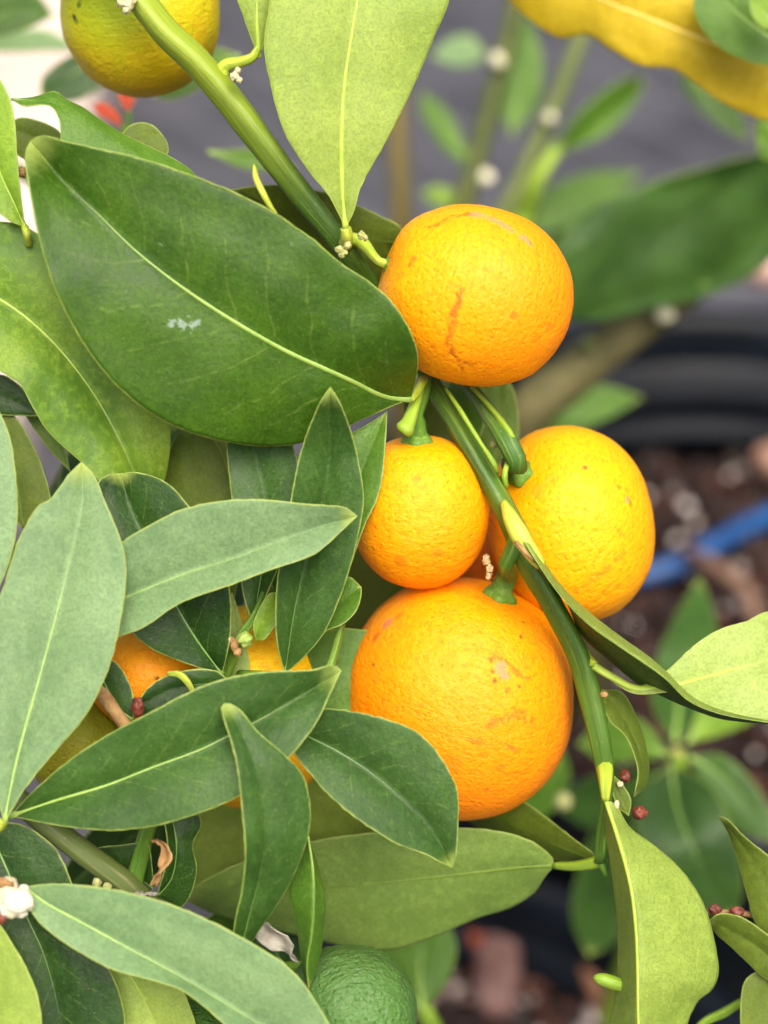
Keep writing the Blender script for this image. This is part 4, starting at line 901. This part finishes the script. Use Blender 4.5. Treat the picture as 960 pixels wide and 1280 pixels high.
tube('leaf_edge', [(210, 842, 1.1, 3), (224, 843, 1.2, 4.5), (234, 852, 1.2, 4.5), (242, 866, 1.1, 3)], M_PET, ls, 8)
tube('shoot', [(105, 840, .6, 8), (128, 868, .8, 9), (150, 898, .9, 9), (175, 930, .7, 8)], M_TAN, ls, 10, lumps=.3)
knob(ls, 172, 884, 1.2, 9, M_REDBUD, (.8, 1.3, .7))
# pale upright leaf in front
LS([(5, 1030), (23, 943), (51, 841), (74, 755), (94, 670), (103, 625), (102, 577)], [(-6, 985), (-22, 900), (-22, 820), (-8, 765), (4, 735), (23, 675), (47, 632), (62, 624), (86, 592)], [(18, 1008), (32, 985), (66, 943), (109, 892), (137, 833), (152, 771), (158, 712), (152, 677), (133, 630), (117, 593)],
   [4.6, 4.4, 4.2, 3.9, 3.6], ([.2, .5, .5], [.3, .5, .2]), 'pale', 'olive', 't', nt=60, rib=(8, 3), ribmat=M_RIB, bulge=(.05, .06), label='broad pale grey-green upright leaf with a notched shoulder near its tip')
# pale horizontal leaf
LS([(95, 775), (159, 746), (226, 719), (297, 696), (350, 676), (403, 657), (447, 645)], [(110, 715), (152, 677), (191, 654), (226, 637), (276, 626), (325, 624), (385, 630), (431, 634)], [(110, 810), (148, 796), (177, 786), (226, 754), (290, 731), (340, 712), (393, 693), (428, 663)],
   [2.8, 3.1, 3.4, 3.4], ([.3, .6, .4], [.4, .8, .4]), 'pale', 'olive', 't', nt=54, rib=(6, 3), ribmat=M_RIB, bulge=(.05, .04), label='pale horizontal leaf with a yellow tip pointing right')
# left edge slip of a leaf
LS([(-25, 770), (-18, 690), (-14, 610), (-8, 500)], [(0, 733), (16, 690), (22, 645), (20, 600), (12, 545)], [(-50, 720), (-50, 640), (-35, 560)], [4.0, 3.6], mat='pale', under='olive', face='t', nt=30, rib=(6, 3))
LS([(30, 660), (20, 600), (12, 550), (4, 505)], [(62, 640), (55, 590), (30, 535)], [(20, 650), (5, 590), (0, 540)], [-.6], mat='dark', under='olive', face='u', nt=24, rib=(5, 2), ribmat=M_RIB_O)
LS([(-30, 480), (0, 495), (25, 505), (48, 520)], [(0, 468), (28, 485)], [(-10, 515), (25, 520)], [-.4], mat='dark', under='olive', face='t', nt=18, rib=None)
LS([(60, 680), (35, 690), (20, 720), (25, 760)], [(50, 660), (25, 672), (8, 705)], [(60, 710), (45, 740)], [2.2], mat='mid', under='green', face='t', nt=18, rib=None)
LS([(10, 480), (40, 510), (66, 545), (88, 590)], [(40, 495), (75, 535)], [(32, 520), (60, 560)], [-1.6], mat='lime', under='green', face='u', nt=18, rib=None)
# long dark horizontal leaf
LS([(12, 1020), (71, 1000), (135, 981), (191, 959), (248, 938), (285, 920), (322, 901), (364, 877), (427, 838)], [(40, 990), (80, 955), (130, 921), (190, 889), (240, 863), (281, 848), (334, 839), (390, 837), (417, 831)], [(71, 1032), (135, 1038), (191, 1033), (248, 1017), (294, 998), (340, 965), (367, 941), (397, 902), (412, 869)],
   [3.6, 4.1, 4.3, 4.2, 4.0], ([.3, .6, .4], [.4, .8, .4]), 'forest', 'olive', 't', nt=60, rib=(9, 3), ribmat=M_RIB, bulge=(.06, .07), label='long dark green leaf slanting up to a blunt pale tip')
# upright twisted leaf in front of it
LS([(296, 1215), (305, 1170), (315, 1130), (324, 1097), (331, 1045), (328, 1000), (316, 951), (296, 905), (280, 879)], [(290, 1190), (293, 1153), (302, 1112), (306, 1064), (302, 1015), (296, 959), (288, 925), (276, 886)], [(305, 1195), (322, 1166), (349, 1127), (371, 1086), (386, 1041), (388, 1007), (379, 970), (356, 944), (322, 914), (304, 891), (290, 880)],
   [3.2, 4.2, 5.0, 5.2, 5.0], ([.1, .5, .3], [-.3, -.5, 0]), 'forest', 'olive', 't', nt=54, rib=(5, 2), ribmat=M_RIB_D, bulge=(.07, .08), label='upright twisted dark leaf with a pale tip, crossing the long dark leaf')
# leaf over the lowest orange
LS([(352, 900), (382, 919), (420, 938), (461, 964), (502, 998), (532, 1027), (552, 1058), (565, 1085)], [(397, 886), (442, 889), (484, 899), (517, 912), (540, 932), (559, 959), (572, 989), (573, 1030), (570, 1072)], [(369, 944), (390, 970), (409, 992), (435, 1015), (465, 1036), (499, 1056), (529, 1067), (550, 1078)],
   [2.6, 3.0, 3.2, 3.0], ([.2, .4, .3], [.4, .8, .4]), 'forest', 'olive', 't', nt=50, rib=(6, 2.4), ribmat=M_RIB_D, bulge=(.05, .05), scallop=.0003, label='dark leaf with a nicked margin lying over the lowest orange')
# bottom pale leaf, corner leaf, dark leaf under them
LS([(30, 1108), (60, 1130), (99, 1151), (159, 1184), (212, 1213), (266, 1245), (315, 1274), (380, 1312), (440, 1350)], [(71, 1104), (117, 1108), (159, 1115), (212, 1130), (259, 1149), (301, 1170), (336, 1191), (356, 1204), (382, 1232), (412, 1280), (436, 1320)], [(41, 1144), (64, 1167), (106, 1195), (142, 1213), (191, 1226), (227, 1238), (255, 1259), (285, 1285), (340, 1325), (400, 1350)],
   [4.8, 5.2, 5.0, 4.6], ([.2, .5, .4], [.3, .7, .5]), 'pale', 'lime', 't', nt=60, rib=(7, 3), ribmat=M_RIB, bulge=(.06, .04), label='pale sage green leaf leaving the cream bud')
LS([(-8, 1145), (-10, 1200), (-6, 1260), (5, 1330)], [(14, 1178), (35, 1214), (48, 1250), (50, 1290)], [(-40, 1180), (-55, 1240), (-40, 1300)], [5.0], (.2, .2), 'lime', 'lime', 'u', nt=30, rib=(6, 3))
LS([(-20, 1030), (0, 1067), (35, 1149), (53, 1188), (67, 1234), (78, 1285), (90, 1345)], [(21, 1029), (50, 1043), (72, 1064), (90, 1103), (122, 1180), (150, 1240), (156, 1290), (130, 1330)], [(-40, 1070), (-30, 1150), (0, 1220), (30, 1280), (60, 1330)], [2.9, 3.1, 3.0], (.1, .2), 'dark', 'olive', 't', nt=40, rib=(6, 3), ribmat=M_RIB_D)
LS([(150, 1200), (175, 1240), (195, 1285), (205, 1340)], [(205, 1210), (232, 1245), (245, 1300)], [(135, 1220), (142, 1270), (160, 1320)], [2.4], (.1, .1), 'lime', 'lime', 'u', nt=24, rib=(5, 3), ribmat=M_RIB_U)
# small dark leaves round the woody stem, dry curl
LS([(196, 1120), (214, 1098), (220, 1068), (218, 1040), (212, 1012), (208, 985)], [(225, 1135), (241, 1112), (246, 1082), (241, 1057), (252, 1030), (240, 1000)], [(200, 1105), (208, 1075), (208, 1045), (203, 1020), (198, 1000)], [1.6, 2.2, 2.0], (-.3, .3), 'dark', 'olive', 't', nt=30, rib=(6, 4), ribmat=M_RIB_D)
LS([(192, 1110), (170, 1095), (145, 1082), (110, 1070)], [(190, 1075), (184, 1054), (150, 1056), (120, 1060)], [(180, 1125), (150, 1110), (120, 1090)], [1.0], (.1, 0), 'dark', 'olive', 't', nt=20, rib=(5, 3), ribmat=M_RIB_D)
def curl(parent, pts, wid, mat, name='dry_leaf', tw=2.2):
    q = cr(pts, 22); V, F = [], []
    for i, a in enumerate(q):
        c = P(*a); t = i / 21; an = tw * t + .5 * math.sin(t * 9)
        d1 = RGT * math.cos(an) - FWD * math.sin(an) * .7 + UP * .2 * math.sin(3 * an)
        wv = wid * K * (.35 + .65 * math.sin(math.pi * min(1, t * 1.1 + .05))) 
        for j in range(6):
            s = (j / 5 - .5) * 2
            V.append(c + d1 * wv * s - FWD * (wv * .8 * (s * s) + .0003 * mn.noise(Vector((i * .7, j * .9, 3)))) + UP * .0004 * mn.noise(Vector((i * .8, j * .8, 9))))
    for i in range(21):
        for j in range(5): F.append((i * 6 + j, i * 6 + j + 1, (i + 1) * 6 + j + 1, (i + 1) * 6 + j))
    o = mesh_obj(name, V, F, mat, parent, V[0])
    md = o.modifiers.new('thickness', 'SOLIDIFY'); md.thickness = .0003
    return o
curl(ls, [(194, 1050, 1.7), (206, 1056, 1.8), (208, 1072, 1.8), (200, 1090, 1.8), (192, 1108, 1.7)], 11, M_TAN)['label'] = 'dry curled tan shred'
curl(ls, [(170, 1117, 1.6), (182, 1117, 1.7), (196, 1118, 1.6)], 6, M_DRYWHITE)
curl(ls, [(322, 1150, .9), (340, 1168, 1.0), (356, 1186, 1.0), (372, 1200, .9)], 20, M_DRYWHITE, tw=1.0)['label'] = 'crumpled papery white dry leaf'
LS([(385, 1045), (391, 1085), (392, 1120), (390, 1165), (384, 1205), (386, 1236)], [(378, 1060), (364, 1095), (360, 1115), (371, 1160), (378, 1210)], [(396, 1079), (407, 1120), (404, 1170), (395, 1214)], [3.4, 3.8, 3.6], ([-.6], [-.7]), 'mid', 'olive', 't', nt=34, rib=(3, 1.5), bulge=(.02, .02))
knob(ls, 9, 1116, 2.60, 17, M_PETAL, (.8, 1.1, .7), amp=.2); knob(ls, 22, 1126, 2.70, 17, M_PETAL, (1.1, .9, .7), amp=.2); knob(ls, 12, 1136, 2.70, 12, M_PETAL, (1.1, .9, .6), amp=.2); knob(ls, 30, 1117, 2.60, 9, M_PETAL, (.8, 1.2, .6), amp=.2); knob(ls, 24, 1140, 2.65, 9, M_PETAL, (1.1, .8, .6), amp=.2); knob(ls, 4, 1104, 2.7, 10, M_TAN, (1.2, .5, .6)); knob(ls, 35, 1132, 2.6, 7, M_CREAM); knob(ls, 2, 1145, 2.7, 8, M_REDBUD, (.8, 1.2, .6)); knob(ls, 121, 1104, 1.6, 6, M_NODE); knob(ls, 134, 1108, 1.6, 5, M_NODE)
# upper left leaves
LS([(31, 284), (22, 262), (0, 215), (-15, 160), (-20, 70)], [(26, 240), (22, 200), (19, 150), (11, 120), (-2, 95)], [(10, 275), (-25, 240), (-50, 180), (-45, 110)], [1.6, 1.8, 1.6], (.2, .2), 'lime', 'lime', 't', nt=30, rib=(6, 3), ribmat=M_RIB_U, pet=[(34, 292, .9), (36, 305, .6)], petr=(5, 5))
LS([(14, 124), (50, 128), (88, 137), (120, 160), (160, 186), (205, 215), (262, 245)], [(42, 121), (70, 114), (82, 124), (102, 133), (126, 150), (152, 166), (186, 183), (213, 196), (240, 214)], [(30, 133), (62, 132), (74, 150), (80, 190), (130, 225), (190, 250)], [.6, .9, .7, .4], ([-.3, -.5, -.6], [.2, .4, .1]), 'mid', 'green', 't', nt=44, rib=(4, 2), ribmat=M_RIB_D, wav=.0007)
LS([(160, 200), (175, 180), (188, 168), (203, 168)], [(150, 178), (158, 160), (175, 153), (192, 157)], [(190, 205), (210, 192), (209, 178)], [-.7], mat='mid', under='olive', face='u', nt=20, rib=None)
LS([(90, 200), (60, 180), (35, 168), (10, 160)], [(75, 165), (45, 150), (22, 148)], [(60, 210), (30, 200), (10, 180)], [-1.2], mat='deep', under='olive', face='u', nt=20, rib=None)
knob(ls, 27, 215, -.2, 7, M_TAN)

fruit(182, 846, 70, 66, -.9, (.2, .8, -.55), 'orange citrus fruit half hidden behind the pale upright leaf, with one dark speck', (0.85, 0.38, 0.003), (0.82, 0.28, 0.003), .1, spots=[(203, 842, 4, BRN, .9)], sub=5, calyx=9, pedicel=[(225, 790, -2.0, 6), (270, 838, -.5, 6), (282, 845, 0, 6)])
fruit(314, 884, 106, 126, -1.7, (.05, .85, -.5), 'yellow citrus fruit buried among the leaves behind the small green bud', (0.86, 0.56, 0.004), (0.84, 0.32, 0.004), -.3, rzf=.9, sub=5, calyx=10, pedicel=[(335, 745, -2.4, 6), (332, 738, -1.0, 6), (330, 742, .3, 5)])
fruit(98, 934, 62, 66, -1.0, (.2, .85, -.5), 'olive green unripe citrus fruit in shade behind the pale upright leaf', (0.20, 0.24, 0.012), (0.30, 0.28, 0.012), 0, sub=5, specks=.2, calyx=9, pedicel=[(118, 850, -1.8, 6), (135, 860, -.4, 6), (142, 888, .8, 6)])
fruit(437, 1270, 84, 87, .7, (-.3, .6, -.75), 'dark green pebbly unripe citrus fruit beside the papery white dry leaf', (0.045, 0.120, 0.020), (0.075, 0.18, 0.030), 0, specks=.1, spec=.45, dimple=2.2, calyx=10, pedicel=[(390, 1205, -.9, 7), (330, 1212, -.4, 7), (262, 1215, .2, 7)], lum=.02)
fruit(238, 1318, 66, 66, .6, (.2, .8, -.55), 'dark green unripe citrus fruit tucked under the sage leaf of the cream bud', (0.030, 0.095, 0.012), (0.05, 0.14, 0.016), 0, specks=.1, dimple=2.2, sub=5, calyx=9, pedicel=[(252, 1240, -.4, 6), (260, 1216, .2, 6)])

# right-edge leaves, nearly in focus
rb = empty('olive_shoot', Vector((P(1040, 1180, -1).x + .03, P(1040, 1180, -1).y, 0))); tag(rb, 'short shoot of olive leaves bearing two red-brown buds', 'shoot')
rbp = wpos(rb)
wtube('stem', [rbp, Vector((rbp.x, rbp.y, .2)), P(1060, 1330, -1.2), P(1010, 1240, -1.2), P(1000, 1150, -1.2)], [.005, .004, .0026, .0022, .0018], M_STEM, rb)
LR = lambda *a, **k: leaf(rb, *a, **k)
LR([(1005, 1190), (975, 1130), (945, 1080), (920, 1045), (898, 1020)], [(1010, 1120), (980, 1085), (955, 1065), (930, 1045), (908, 1023)], [(970, 1175), (945, 1155), (933, 1115), (922, 1075), (911, 1043)], [-1.2], (.3, -.3), 'deep', 'olive', 'u', nt=34, rib=(4, 1.5), ribmat=M_RIB_O)
LR([(1005, 1230), (975, 1205), (940, 1178), (905, 1158), (886, 1150)], [(995, 1195), (960, 1168), (926, 1146), (900, 1142)], [(985, 1235), (955, 1222), (937, 1206), (912, 1182), (894, 1166)], [-1.0], (.4, -.3), 'deep', 'olive', 'u', nt=30, rib=(4, 1.5), ribmat=M_RIB_O)
LR([(1000, 1200), (970, 1225), (945, 1260), (930, 1310)], [(985, 1240), (970, 1290)], [(960, 1210), (932, 1225), (925, 1270)], [-1.6], (.2, 0), 'deep', 'olive', 'u', nt=24, rib=(4, 2), ribmat=M_RIB_O)
tube('shoot', [(860, 1300, -2, 4), (880, 1278, -2, 5), (905, 1266, -2, 6), (925, 1254, -2, 5), (960, 1240, -1.8, 5), (1000, 1235, -1.4, 7)], M_STEM_LIME, rb, 9)
tube('shoot', [(882, 1140, -.9, 3), (905, 1140, -1, 3), (930, 1142, -1, 3.5), (975, 1152, -1.2, 5)], M_TAN, rb, 8)
knob(rb, 894, 1137, -.7, 8, M_REDBUD, (1, .8, .8)); knob(rb, 921, 1140, -.8, 8, M_REDBUD, (1.2, .8, .8))
